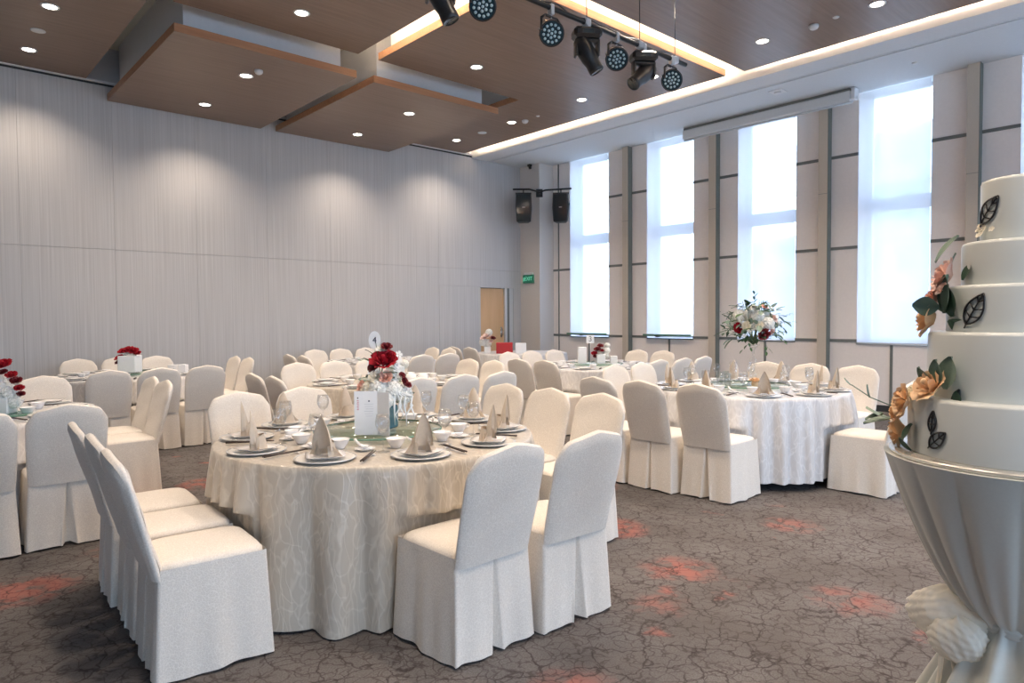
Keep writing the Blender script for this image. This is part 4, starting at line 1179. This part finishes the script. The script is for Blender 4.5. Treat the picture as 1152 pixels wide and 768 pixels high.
t = small_flowers(4, rel(.37, .0, -.020), 'white flowers with a trailing stem of red roses at the left edge', [(.03, .33, .05, 'rose_red'), (.02, .28, .03, 'rose_dark'), (.08, .26, .035, 'rose_red'), (.11, .22, .035, 'rose_dark'), (.13, .17, .03, 'rose_red'), (.14, .13, .025, 'rose_dark')], [(-.06, .24, .07), (-.02, .18, .07), (.05, .14, .065), (-.10, .17, .07), (.07, .08, .05), (-.13, .24, .06)])
b = MB(); b.box(-.17, .17, -.13, .13, 0, .012, bev=.003, M=Matrix.Rotation(.25, 4, 'Z')); o = b.build('mirror_tile', M['green_edge'], smooth=False); o.location = Vector((*TB[4][0], TT))+rel(.38, -.06, 0); tag(o, 'green edged mirror tile on the table cut by the left edge', 'mirror tile')
o = inst('cup', 'white cup right of the mirror tile on the left edge table', 'cup', 'tea cups', *(Vector((*TB[4][0], TT))+rel(.80, .12, 0)))
t = small_flowers(5, rel(0, 0, 0), 'white cube box overflowing with red roses before the grey wall', [(-.06, .24, .055, 'rose_red'), (.0, .25, .06, 'rose_red'), (.06, .24, .055, 'rose_red'), (-.11, .16, .05, 'rose_red'), (-.12, .11, .04, 'rose_dark'), (.1, .22, .04, 'rose_red')], [], 'card', .10)
for i, (r, f_) in enumerate(((.43, .17), (.55, .18))):
    p = Vector((*TB[5][0], TT))+rel(r, f_, 0); b = MB(); b.box(-.045, .045, -.045, .045, 0, .11, bev=.004, M=MP)
    o = b.build('candle_box', M['porcelain'], smooth=False); o.location = p; tag(o, '%s of two small white boxes right of the red rose box' % ['left', 'right'][i], 'box', 'white boxes by the red rose box')
t = small_flowers(6, rel(.05, .05, 0), 'low white flowers half hidden behind the front arrangement', [(-.03, .14, .04, 'rose_red')], [(.0, .15, .06), (.06, .14, .05), (-.07, .12, .05)])
b = MB(); b.box(-.10, 0, -.001, .001, 0, .20, M=Matrix.Rotation(A+.1, 4, 'Z')); b.box(0, .05, -.001, .001, 0, .20, M=Matrix.Rotation(A-.9, 4, 'Z')); o = b.build('menu_card', M['card'], smooth=False); o.location = Vector((*TB[6][0], GT))+rel(-.13, -.18, 0); tag(o, 'white folded menu card behind the front number paddle', 'menu card')
for i, (r, f_) in enumerate(((.24, -.35), (.36, -.39))):
    p = Vector((*TB[6][0], TT))+rel(r, f_, 0); b = MB(); b.lathe([(0, 0), (.05, 0), (.055, .06), (.05, .10), (.02, .11), (0, .112)], 20, cap0=False, cap1=False)
    o = b.build('sugar_pot', M['porcelain']); o.location = p; tag(o, '%s of two white pots on the middle table, right of the flowers' % ['left', 'right'][i], 'pot', 'white pots on the middle table')
t = small_flowers(9, rel(.0, .0, 0), 'low white flowers on the rear middle table', [(.03, .13, .04, 'rose_dark')], [(.0, .14, .05), (.06, .12, .05), (-.06, .12, .05)])
t = small_flowers(8, rel(-.62, -.15, -.031), 'pale pink and white bouquet at the left of the far table', [(.0, .30, .07, 'rose_blush'), (.10, .26, .05, 'rose_dark'), (-.07, .26, .06, 'rose_blush'), (.05, .20, .05, 'rose_pink')], [(-.08, .20, .08), (.03, .38, .07), (.0, .18, .08)])
p = Vector((*TB[8][0], TT))+rel(-.30, -.35, 0)
b = MB(); b.box(-.15, .15, -.08, .08, 0, .20, bev=.006, M=MP); o = b.build('gift_box', M['cardred'], smooth=False); o.location = p; tag(o, 'red box on the far table before the wooden door', 'box')
b = MB(); b.box(-.10, .10, -.06, .06, 0, .19, bev=.006, M=MP); o = b.build('sign_holder', M['card'], smooth=False); o.location = p + rel(.30, .0, 0); tag(o, 'white square card beside the red box on the far table', 'card')

# ------------------------------------------------------------------ cake table
KC = Vector((2.57, .51, 0)); KR, KZ = .365, .955
kt = empty('cake_table', KC); tag(kt, 'tall round cocktail table in a gathered ivory cloth holding the cake', 'table')
TIE = .44
b = MB(); nA = 300
rnd = random.Random(4)
prof = []
rows_ = 34
def drape(i, j):
    a = 2*pi*i
    z = KZ - j*KZ
    fo = sin(13*a+.8*sin(3*a)) ; fo2 = sin(23*a+1.3)
    if z > TIE:
        t_ = (KZ-z)/(KZ-TIE)
        s_ = 1-t_
        r = .085 + (KR-.085)*(s_**.62)*(1-.0*t_)
        am = .034*(t_**.7)*(1-t_*.72) + .0015
        fo = 1.6*(abs(sin(9.5*a+.9*sin(3*a)))**.6)-1.1
        r += am*fo*(.7+.3*sin(5*a)) + .3*am*fo2*t_
    else:
        t_ = (TIE-z)/TIE
        r = .085 + .20*t_**.7
        r += (.006+.035*t_)*fo + .010*fo2*t_
    return (r*cos(a), r*sin(a), z)
b.grid(lambda i, j: drape(i, j), nA, rows_, closed_u=True)
b.grid(lambda i, j: ((KR+.001)*(1-j)*cos(2*pi*i), (KR+.001)*(1-j)*sin(2*pi*i), KZ+.0), nA, 3, closed_u=True)
b.build('gathered_cloth', M['spandex'], kt)
b = MB(); b.lathe([(.27, .0), (.27, .02), (.03, .03), (.03, .92), (KR-.03, .93), (KR-.03, KZ-.003), (0, KZ-.003)], 32, cap1=False); b.build('table_frame', M['blackm'], kt)
b = MB()
def sash(i, j):
    a = 2*pi*i; v = j*2-1; return ((.100+.010*(1-v*v)+.003*sin(40*a*0+9*v))*cos(a), (.100+.010*(1-v*v)+.003*sin(9*v))*sin(a), TIE + .028*v - .006*sin(a*2))
b.grid(sash, 48, 8, closed_u=True); b.build('sash', M['spandex'], kt)
# tulle bow at the camera-left of the waist
rB = KC; dcam = Vector((-KC.x, -KC.y, 0)).normalized(); left = Vector((-dcam.y, dcam.x, 0))
if (left.dot(R2)) > 0: left = -left
bo = left*.10 + dcam*.05 + U*TIE
def blob(cen, ax, sx, sy, sz, n1=22, n2=14, seed=0):
    ph = seed*1.7; bb = MB()
    def f(i, j):
        a = 2*pi*i; e = -pi/2 + pi*j
        rf = 1 + .06*sin(5*a+ph+2*e) + .09*abs(sin(9*e+2.5*sin(2*a+ph))) + .05*sin(17*a+7*e+ph)
        v = Vector((cos(a)*cos(e)*sx*rf, sin(a)*cos(e)*sy*rf, sin(e)*sz*(1+.08*sin(5*a))))
        return tuple(cen + ax[0]*v.x + ax[1]*v.y + U*v.z)
    bb.grid(f, n1*3, n2*3, closed_u=True); return bb
ax = (left, dcam)
blob(bo + left*.07 - U*.0, ax, .105, .06, .085, seed=1).build('bow_loop', M['tulle'], kt)
blob(bo + left*.045 - U*.055 + dcam*.05, ax, .075, .05, .07, seed=2).build('bow_loop', M['tulle'], kt)
def tail(cen, w, seed, dx):
    bb = MB()
    def f(i, j):
        u = i*2-1; z = -j*(TIE-.012)
        return tuple(cen + left*(dx*j + (w*(.25+.75*j))*u + .012*sin(8*j+seed)) + dcam*(.05*j + .022*sin(u*7+seed+2*j)*(.4+j)) + U*z)
    bb.grid(f, 24, 14); return bb
tail(bo+left*.05-U*.02, .085, 1, .03).build('bow_tail', M['tulle'], kt)
tail(bo+left*.0+dcam*.03-U*.02, .07, 2.4, .0).build('bow_tail', M['tulle'], kt)

# ------------------------------------------------------------------ cake
ck = empty('wedding_cake', (KC.x, KC.y, KZ+.0)); tag(ck, 'five-tier white wedding cake with sugar roses and black leaves', 'cake')
b = MB(); b.lathe([(0, .001), (.350, .001), (.352, .004), (.352, .010), (.348, .013), (.25, .014), (0, .014)], 72, cap0=False, cap1=False); b.build('cake_board', M['foil'], ck)
tiers = [(.298, .014, .190), (.244, .190, .392), (.195, .392, .534), (.156, .534, .668), (.108, .668, .858)]
for r, z0, z1 in tiers:
    b = MB(); b.lathe([(r, z0), (r, z1-.012), (r-.003, z1-.004), (r-.012, z1), (0, z1)], 96, cap0=False, cap1=False); b.build('tier', M['icing'], ck)
def cpos(tier_r, ang, z, out=0.0):
    d = dcam*cos(RD(ang)) + left*sin(RD(ang)); return d*(tier_r+out) + U*(z), d
def sugar_rose(r, ang, z, R, mat, out=.02, tilt=.45):
    p, d = cpos(r, ang, z, out); return rose(ck, p, R*1.2, mat, d + U*tilt)
sugar_rose(.298, 66, .118+.03, .040, 'rose_peach', .012, .2).location += Vector((0, 0, .02))
sugar_rose(.244, 52, .215, .046, 'rose_peach', .02, .7)
sugar_rose(.298, 84, .125, .040, 'rose_peach', .008, .2)
sugar_rose(.298, 80, .065, .045, 'rose_peach', .005, -.1)
sugar_rose(.244, 72, .19, .030, 'rose_cream', .03, .4)
sugar_rose(.195, 80, .43, .047, 'rose_peach', .03, .2)
sugar_rose(.195, 78, .485, .036, 'rose_coral', .025, .4)
sugar_rose(.156, 76, .56, .044, 'rose_pink', .03, .5)
sugar_rose(.195, 64, .522, .018, 'rose_blush', .02, .6)
for a_, z_, r_, R_ in ((62, .702, .108, .024), (74, .715, .108, .018), (40, .685, .156, .010), (33, .70, .13, .009)):
    p, d = cpos(r_, a_, z_, .006); dai(ck, p, R_, 'rose_cream', d+U*.4)
def cleaf(r, ang, z, Ln, mat, dz, dh, out=.015, kind='leafround_mesh', bld=LR, face=None):
    """leaf starting at the cake surface, growing along a direction (dh towards left, dz up)"""
    p, d = cpos(r, ang, z, out); g_ = (left*dh + U*dz + d*.15).normalized()
    key = (kind, mat)
    if key not in MESHM:
        me = shared(kind, bld).copy(); me.materials.append(M[mat]); MESHM[key] = me
    o = bpy.data.objects.new('leaf', MESHM[key]); COL.objects.link(o); o.parent = ck
    zz = (d + left*.2).normalized(); xx = g_.cross(zz).normalized(); zz = xx.cross(g_).normalized()
    Mx = Matrix((( *xx, 0), (*g_, 0), (*zz, 0), (0, 0, 0, 1))).transposed()
    o.matrix_basis = Matrix.Translation(p) @ Mx @ Matrix.Scale(Ln, 4); return o
cleaf(.244, 48, .225, .085, 'sage2', 1, .1); cleaf(.244, 56, .225, .07, 'sage2', .8, .5); cleaf(.244, 42, .22, .10, 'sage', 1, -.15)
cleaf(.298, 88, .09, .085, 'sage', -.2, 1, .05); cleaf(.298, 86, .10, .08, 'sage', .4, 1, .05)
b = MB(); p0, d0 = cpos(.298, 84, .13, .02); p1 = p0+left*.09+U*.035; p2 = p0+left*.15+U*.075
b.tube([p0, p1, p2], .002, 5); b.build('sprig_stem', M['sage2'], ck)
cleaf(.298, 84, .165, .045, 'sage2', 1, .15, .02).location = p1; cleaf(.298, 84, .165, .032, 'sage2', .8, .7, .02).location = p2; cleaf(.298, 84, .165, .06, 'sage', -.35, .9, .02).location = p0+left*.05-U*.02
cleaf(.195, 62, .45, .12, 'sage2', 1, -.05, .012); cleaf(.195, 52, .44, .10, 'leafd', 1, .15, .010); cleaf(.195, 70, .46, .07, 'sage2', .2, -.8, .03); cleaf(.195, 66, .47, .075, 'sage2', .1, 1, .03); cleaf(.195, 60, .43, .07, 'leafd', -.3, -.6, .012)
cleaf(.156, 60, .55, .055, 'leafd', .8, -.4, .01); cleaf(.156, 84, .64, .08, 'sage', -1, .35, .012, 'leaf_mesh', LF); cleaf(.156, 70, .69, .10, 'sage', -.7, .7, .012, 'leaf_mesh', LF)
cleaf(.298, 60, .02, .05, 'leafd', .6, .5, .012); cleaf(.298, 62, .10, .06, 'leafd', -.4, .1, .006); cleaf(.244, 34, .18, .04, 'leafd', .7, .1, .01)
# black cut-out leaves wrapped on the icing
def cut_leaf(r, ang0, z0, Ln, Wd, rot, n=4):
    bb = MB()
    def P(s_, t_):   # s along, t across -> on cylinder
        u = s_*cos(rot) - t_*sin(rot); v = s_*sin(rot) + t_*cos(rot)
        return cpos(r, ang0 - math.degrees(u/r), z0+v, .0035)[0]
    edge = [(Ln*k/12, Wd*sin(pi*(k/12)**.8)**.9) for k in range(13)]
    for sg in (-1, 1): bb.tube([P(s_, sg*w) for s_, w in edge], .0030, 5)
    bb.tube([P(Ln*k/8, 0) for k in range(-1, 9)], .0024, 5)
    for k in range(1, n+1):
        s_ = Ln*k/(n+1.2); w = Wd*sin(pi*min(1, (s_/Ln+.14))**.8)**.9
        for sg in (-1, 1): bb.tube([P(s_, 0), P(s_+Ln*.13, sg*w*.97)], .0020, 5)
    o = bb.build('black_leaf', M['black'], ck); return o
cut_leaf(.108, 68, .725, .10, .027, RD(48), 3); cut_leaf(.195, 42, .415, .105, .027, RD(60), 3)
cut_leaf(.298, 46, .045, .075, .020, RD(42), 2); cut_leaf(.298, 45, .09, .065, .014, RD(84), 2); cut_leaf(.244, 40, .17, .055, .012, RD(70), 3)

# ------------------------------------------------------------------ outside
def building(x, y0, y1, z0, z1, label, ncol, nrow):
    t = empty('apartment_building', (x, (y0+y1)/2, z0)); tag(t, label, 'building')
    b = MB(); b.box(0, 8, -(y1-y0)/2, (y1-y0)/2, 0, z1-z0); b.build('wall', M['build'], t, smooth=False)
    cw = (y1-y0)/ncol; rh = (z1-z0)/nrow
    for i in range(ncol):
        for j in range(nrow):
            b = MB(); yc = -(y1-y0)/2 + cw*(i+.5); zc = rh*(j+.5)
            b.box(-.05, .0, yc-cw*.28, yc+cw*.28, zc-rh*.22, zc+rh*.28); b.build('window', M['build2'], t, smooth=False)
    for j in range(nrow):
        b = MB(); b.box(-.5, 0, -(y1-y0)/2, (y1-y0)/2, rh*j-.12, rh*j+.12); b.build('floor_ledge', M['build'], t, smooth=False)
building(40, 10.5, 19, -6, 11.5, 'pale apartment block outside the window left of the cake', 5, 6)
building(55, 20, 34, -6, 8, 'distant pale apartment block outside the middle windows', 5, 5)

# ------------------------------------------------------------------ light
w = bpy.data.worlds.new('sky'); SC.world = w; w.use_nodes = True
nt = w.node_tree; bg = nt.nodes['Background']
tc = nt.nodes.new('ShaderNodeTexCoord'); sp = nt.nodes.new('ShaderNodeSeparateXYZ'); L(nt, tc.outputs['Generated'], sp.inputs[0])
skyc = ramp(nt, sp.outputs[2], [(.0, (.36, .48, .64)), (.08, (.56, .76, 1.0)), (.6, (.40, .62, 1.0))])
L(nt, skyc, bg.inputs[0]); bg.inputs[1].default_value = 7.5
def portal(loc, rot, sx, sy):
    ld = bpy.data.lights.new('window_portal', 'AREA'); ld.shape = 'RECTANGLE'; ld.size = sx; ld.size_y = sy; ld.cycles.is_portal = True
    o = bpy.data.objects.new('window_portal', ld); COL.objects.link(o); o.location = loc; o.rotation_euler = rot
for a0, a1 in OPEN: portal((XW+.36, (a0+a1)/2, 2.8), (0, RD(90), 0), CEIL-SILL, a1-a0)
for a0, a1 in FILL_OPEN: portal(((a0+a1)/2, YA-.25, 2.3), (RD(90), 0, 0), a1-a0, 3.4)  # sky light through the added fill openings behind the camera

# ------------------------------------------------------------------ camera
cam = bpy.data.cameras.new('camera'); co_ = bpy.data.objects.new('camera', cam); COL.objects.link(co_)
cam.sensor_width = 36; cam.lens = 36*768/1152; cam.clip_start = .05
Xc = Vector((.742, -.029, .670)); 
R_ = [(.742, -.029, .670), (-.670, -.022, .742), (-.007, -.999, -.035)]   # rows: world axes in (right, down, forward)
right = Vector([r[0] for r in R_]); down = Vector([r[1] for r in R_]); fwd = Vector([r[2] for r in R_])
fwd.normalize(); right = (right - fwd*right.dot(fwd)).normalized(); upv = right.cross(fwd)
Mc = Matrix(((right.x, upv.x, -fwd.x, 0), (right.y, upv.y, -fwd.y, 0), (right.z, upv.z, -fwd.z, H), (0, 0, 0, 1)))
co_.matrix_world = Mc
SC.camera = co_
SC.view_settings.view_transform = 'Standard'; SC.view_settings.look = 'None'
SC.view_settings.gamma = 1; SC.view_settings.use_curve_mapping = False
SC.view_settings.exposure = 0.55
SC.cycles.use_denoising = True
SC.cycles.max_bounces = 8; SC.cycles.diffuse_bounces = 5; SC.cycles.transparent_max_bounces = 16
SC.cycles.caustics_reflective = False; SC.cycles.caustics_refractive = True
SC.cycles.sample_clamp_indirect = 6
